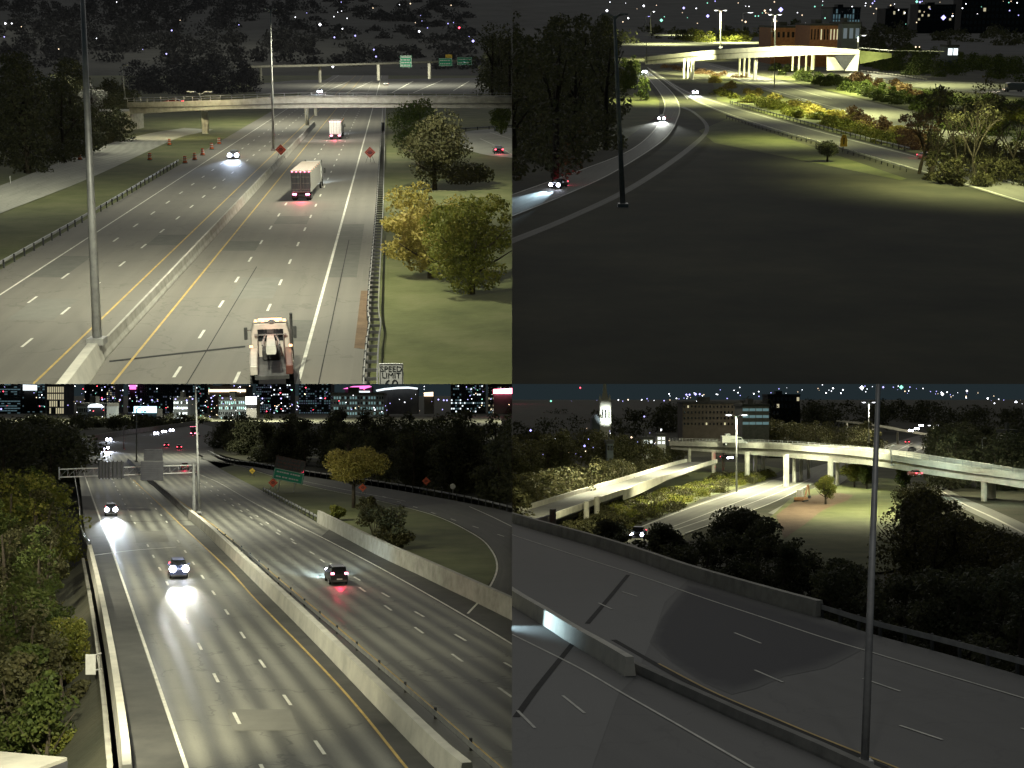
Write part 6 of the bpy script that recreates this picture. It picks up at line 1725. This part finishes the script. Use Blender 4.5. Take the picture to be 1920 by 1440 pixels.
building(P, 'pale house half hidden in trees at the right behind the flyover', 1888, 1908, 812, 838, 420, 8, 'concrete', 2, 2, .0, 'w_warm', name='house', cat='house')

r4 = random.Random(31)
dots = [(971, 776, 1500, 7, 'e_green'), (1009, 772, 1500, 10, 'e_white'), (1033, 752, 1400, 6, 'e_green'), (1088, 727, 2500, 4, 'e_red'), (995, 807, 700, 7, 'e_blue'), (1096, 836, 500, 7, 'e_blue'), (1081, 851, 480, 6, 'e_blue'), (1144, 841, 470, 7, 'e_green'), (1184, 820, 520, 6, 'e_warm'), (1160, 826, 520, 5, 'e_warm'), (1239, 806, 560, 7, 'e_white'), (1208, 781, 800, 5, 'e_blue'), (1139, 788, 610, 5, 'e_green'), (1066, 848, 480, 4, 'e_warm'), (1098, 846, 480, 4, 'e_warm'), (1293, 740, 1800, 6, 'e_blue'), (1287, 740, 1800, 6, 'e_blue'), (1304, 739, 1800, 8, 'e_blue'), (1312, 739, 1800, 6, 'e_blue'), (1562, 728, 1800, 5, 'e_white'), (1616, 727, 1800, 12, 'e_white'), (1656, 726, 1800, 6, 'e_blue'), (1690, 726, 1800, 12, 'e_green'), (1767, 739, 1700, 9, 'e_white'), (1813, 733, 1700, 6, 'e_white'), (1844, 862, 398, 4, 'e_white'), (1852, 747, 1700, 6, 'e_white'), (1905, 754, 1700, 8, 'e_white'), (1580, 1144, 108, 6, 'e_blue')]
for i in range(130):
    x = r4.uniform(960, 1920)
    yb = np.interp(x, [960, 1060, 1200, 1400, 1560, 1700, 1800, 1920], [776, 760, 752, 738, 730, 730, 742, 756])
    dots.append((x, yb + r4.gauss(0, 5), r4.uniform(1500, 2400), r4.uniform(1.3, 4.2), r4.choice(['e_white', 'e_blue', 'e_warm', 'e_white', 'e_blue', 'e_red' if x < 1200 else 'e_white'])))
for i in range(26): dots.append((r4.uniform(970, 1260), r4.uniform(800, 860), r4.uniform(430, 560), r4.uniform(1.5, 3), r4.choice(['e_white', 'e_warm', 'e_blue'])))
lights_stuff(P, 'city_lights', [d for d in dots if d[1] > 721], 'scatter of far lamps along the ridge and among the trees')

# vegetation
ribbon(P, 'hill', 'earth', [Vector((-60, 900, ZV - .5)), Vector((-60, 1200, 2)), Vector((-60, 1800, 12)), Vector((-60, 2600, 14))], [Vector((900, 900, ZV - .5)), Vector((900, 1200, 2)), Vector((900, 1800, 12)), Vector((900, 2600, 14))], ground=False)
def mass(lab, n, xr, yf, Yr, h, wd, mat, per, size, name='dark_wood', zb=ZV, trunks=True, seed=1, hv=.25, fol=None):
    r = random.Random(seed); w = []
    for i in range(n):
        x = r.uniform(*xr); Y = r.uniform(*Yr) if not fol else fol(x) + r.uniform(*Yr); q = P.at(x, yf(x) + r.uniform(-2, 6), Y)
        b = zb if h is None else q.z - h
        w.append((q.x, Y, b, max(2.0, q.z - b) * r.uniform(1 - hv, 1.02), wd * r.uniform(.75, 1.25)))
    return wood(P, name, w, mat, per, size, label=lab, trunks=trunks)
ip = lambda xs, ys: (lambda x: np.interp(x, xs, ys))
mass('dark wooded ridge along the horizon', 90, (950, 1940), ip([950, 1050, 1250, 1450, 1700, 1930], [786, 764, 752, 744, 742, 760]), (860, 1250), 20, 24, 'leaf_dark', 320, 2.0, 'far_wood', trunks=False, seed=1)
mass('grey-green wood on the left slope below the church', 60, (950, 1270), ip([950, 1120, 1270], [810, 800, 838]), (420, 600), None, 12, 'leaf_olive', 900, .9, seed=2)
mass('shrubby bank at the left behind the ramp bridge', 40, (950, 1230), ip([950, 1100, 1240], [880, 858, 852]), (34, 95), None, 9, 'leaf_olive', 800, .8, 'bank_shrubs', seed=3, fol=lambda x: np.interp(x, [940, 1003, 1060, 1115, 1170, 1240], [185, 225, 262, 292, 322, 360]))
mass('dark trees behind the middle of the flyover', 46, (1440, 1640), ip([1440, 1640], [782, 790]), (560, 680), None, 14, 'leaf_olive', 700, 1.0, seed=4)
mass('dark wood at the right behind the flyover', 60, (1755, 1950), ip([1755, 1850, 1950], [782, 788, 800]), (360, 640), None, 14, 'leaf_dark', 900, 1.0, seed=5)
ry = lambda x: P.g(x, np.interp(x, [1100, 1200, 1310, 1440, 1500], [1030, 985, 941, 899, 880]), ZV).y
rb_ = lambda x: np.interp(x, [1000, 1060, 1115, 1170, 1240, 1320, 1400], [215, 255, 285, 316, 350, 404, 460])
def bank(lab, n, xr, t0, t1, h0, h1, wd, mat, per, size, seed):
    r = random.Random(seed); w = []
    while len(w) < n:
        x = r.uniform(*xr); y0 = ry(x) + 5; y1 = max(y0 + 2, min(rb_(x) - 8, 430))
        Y = y0 + (y1 - y0) * r.uniform(t0, t1); q = P.at(x, 900, Y)
        w.append((q.x, Y, ZV - .2, r.uniform(h0, h1), wd * r.uniform(.7, 1.3)))
    return wood(P, 'bank_shrubs', w, mat, per, size, label=lab, trunks=False)
bank('lit shrubs covering the bank between ramp bridge and lower freeway', 110, (1130, 1440), .1, 1, .9, 2.2, 5, 'leaf_lime', 330, .5, 6)
bank('olive shrubs scattered over the lit bank below the ramp bridge', 60, (1130, 1440), 0, 1, 1.2, 2.8, 4.5, 'leaf_olive', 330, .5, 16)
bank('dim shrubs at the lower end of the bank by the freeway wall', 26, (1060, 1160), 0, .9, 1.6, 3.4, 5, 'leaf_olive', 600, .5, 7)
mass('dark trees between the right flyover piers and the service road', 40, (1690, 1950), ip([1690, 1760, 1850, 1950], [905, 925, 975, 1025]), (150, 230), None, 8, 'leaf_olive', 1100, .5, seed=8)
mass('black tree tops rising in front of the freeway wall', 60, (1090, 1960), ip([1090, 1160, 1240, 1290, 1330, 1400, 1480, 1520, 1620, 1700, 1960], [1000, 975, 985, 1010, 955, 950, 990, 1015, 1050, 1040, 1020]), (9, 42), None, 5.5, 'leaf_dark', 2600, .36, seed=9, hv=.12, fol=lambda x: P.g(x, np.interp(x, [q[0] for q in FE], [q[1] for q in FE])).y)
def etree(lab, px, pt, pb, w, mat, Y=None, n=3000, size=.42, low=.15, name='tree'):
    g = P.g(px, pb, ZV) if Y is None else P.at(px, pb, Y)
    h = P.at(px, pt, g.y).z - g.z
    return tree(P, name, lab, 'tree', g, h, w, mat, n, size, low)
etree('bright yellow-green tree on the grass slope, left of the mast', 1548, 888, 948, 5.6, 'leaf_lime')
etree('taller yellow-green tree against the flyover left of the mast', 1602, 862, 915, 6.8, 'leaf_lime')
etree('rounded green tree close to the mast under the flyover', 1625, 866, 918, 5.5, 'leaf_green')
etree('tree with a bare pale stem right of the mast under the flyover', 1692, 862, 925, 4.5, 'leaf_green')
etree('dark bushy tree right of the grass slope', 1720, 895, 990, 8.5, 'leaf_olive', n=4500)
etree('black tree with pale leaf speckles in front of the lower freeway', 1395, 948, 1090, 8.6, 'leaf_dark', Y=142, n=5200, low=.2)
etree('round black tree at the left in front of the lower freeway', 1252, 978, 1075, 5.0, 'leaf_dark', Y=150, n=3600, low=.2)
etree('black tree at the left end of the row, above the wall', 1145, 972, 1060, 5.0, 'leaf_dark', Y=168, n=3200, low=.2)

# light: unseen lamps added over valley and ridge to brighten woods and banks
for (px, py, z, pw) in ((1120, 950, 11, 60000), (1180, 940, 11, 60000), (1270, 920, 13, 70000), (1330, 915, 13, 60000), (1420, 920, 13, 50000), (1540, 915, 16, 64000), (1630, 965, 16, 120000), (1720, 950, 16, 40000), (1820, 930, 14, 50000)):
    q = P.g(px, py, ZV); lamp(P, 'valley_fill', (q.x, q.y, z), (q.x, q.y + 1, ZV), pw, 150, .9, (1, .97, .66), .4)
for (px, Y, z, pw) in ((1030, 460, 45, 26000), (1180, 480, 45, 16000), (1340, 560, 45, 22000), (1500, 600, 45, 100000), (1690, 700, 45, 160000), (1850, 460, 45, 20000)):
    q = P.at(px, 800, Y); lamp(P, 'street_or_fill_light', (q.x, Y, z), (q.x, Y + 1, 0), pw, 150, .9, (1, .96, .72), .4)
for px, pw in ((1300, 8000), (1380, 18000), (1480, 34000), (1580, 30000), (1700, 12000), (1850, 10000)):
    yt, Y = fly_at(px); q = P.at(px, yt, Y)
    lamp(P, 'flyover_light', (q.x, q.y - 20, q.z + 8), (q.x, q.y + 2, q.z - 3), pw, 150, .9, (.96, 1, .66) if px < 1650 else (.75, 1, .84), .4)
q = P.at(1070, 940, 245); lamp(P, 'ramp_light', (q.x + 6, q.y - 20, 12), q, 34000, 120, .9, (1, .97, .6), .4)
q = P.at(1220, 900, 325); lamp(P, 'ramp_light', (q.x + 8, q.y - 22, 6), q, 50000, 120, .9, (1, .97, .6), .4)
lamp(P, 'mast_fill', (12, 34, 13.2), (g0.x, g0.y, 6), 1500, 50, .9, (1, .98, .94), .3)  # unseen spot added only to brighten the mast
lamp(P, 'freeway_or_fill_light', (6, 30, 22), (14, 72, 0), 2500, 150, .9, (1, .97, .9), .5)
lamp(P, 'headlight_or_fill_beam', P.g(905, 1150, .7), P.g(985, 1160, .6), 3000, 62, .9, (.62, .88, 1), .1)  # added spot that lights the median barrier; no car carries it
# ================================================================== finishing
bpy.context.view_layer.update()
kids = {}
for o in list(bpy.data.objects):
    if o.parent: kids.setdefault(o.parent.name, []).append(o)
# things whose Empty still sits at the place's origin: move it to the foot of what it carries
for o in list(bpy.data.objects):
    if o.type == 'EMPTY' and o.parent is None:
        pl = OWNER[o.name]
        loc = (pl.M.inverted() @ o.matrix_world).translation
        if loc.length < 1e-3:
            pts = [c.matrix_basis @ Vector(b) for c in kids.get(o.name, []) if c.type == 'MESH' for b in c.bound_box]
            if not pts: continue
            c0 = Vector((sum(p.x for p in pts) / len(pts), sum(p.y for p in pts) / len(pts), min(p.z for p in pts)))
            o.matrix_world = pl.M @ Matrix.Translation(c0)
            for c in kids[o.name]: c.matrix_basis = Matrix.Translation(-c0) @ c.matrix_basis
bpy.context.view_layer.update()

# each of the four places ends where the next begins: trim what would reach across
CINV = (Matrix.Translation(CAM) @ Matrix.Rotation(PITCH, 4, 'X')).inverted()
def trim():
    gone = []
    for o in list(bpy.data.objects):
        if o.type != 'MESH': continue
        pl = OWNER[o.name]
        mw = CINV @ o.matrix_world
        bb = [mw @ Vector(b) for b in o.bound_box]
        planes = [(0, pl.sx), (2, pl.sz)]
        cut = []
        out = False
        for ax, sg in planes:
            vals = [b[ax] * sg for b in bb]
            if max(vals) <= 0: out = True
            elif min(vals) < -1e-4: cut.append((ax, sg))
        if out:
            gone.append(o); continue
        if not cut: continue
        if o.data.users > 1: o.data = o.data.copy()
        if len(o.data.vertices) > 6000 and len(o.data.polygons) * 4 == len(o.data.vertices):
            # leaf clouds: drop whole leaves that lie across
            n = len(o.data.polygons)
            co = np.empty(n * 12, np.float32); o.data.vertices.foreach_get('co', co)
            co = co.reshape(-1, 3)
            mm = np.array(mw)
            w_ = co @ mm[:3, :3].T + mm[:3, 3]
            keep = np.ones(n, bool)
            for ax, sg in cut: keep &= (w_[:, ax] * sg).reshape(n, 4).min(1) > 0
            if not keep.any(): gone.append(o); continue
            nm = quads_mesh(o.data.name, co.reshape(n, 12)[keep].reshape(-1, 3), o.data.materials[0])
            o.data = nm
            continue
        bm = bmesh.new(); bm.from_mesh(o.data)
        inv = mw.inverted()
        for ax, sg in cut:
            no = Vector((0, 0, 0)); no[ax] = -sg
            lp = inv @ Vector((0, 0, 0))
            ln = (mw.to_3x3().transposed() @ no).normalized()
            bmesh.ops.bisect_plane(bm, geom=bm.verts[:] + bm.edges[:] + bm.faces[:], plane_co=lp, plane_no=ln, clear_outer=True, dist=1e-5)
        bm.to_mesh(o.data); bm.free()
        if not o.data.polygons: gone.append(o)
    names = set()
    for o in gone:
        for c in kids.get(o.name, []):
            if c.type == 'MESH' and c not in gone and c.parent == o:
                mwc = c.matrix_world.copy(); c.parent = o.parent; c.matrix_world = mwc
    for o in gone: bpy.data.objects.remove(o)
    for o in list(bpy.data.objects):
        if o.type == 'EMPTY' and not any(c.type == 'MESH' for c in o.children): bpy.data.objects.remove(o)
trim()
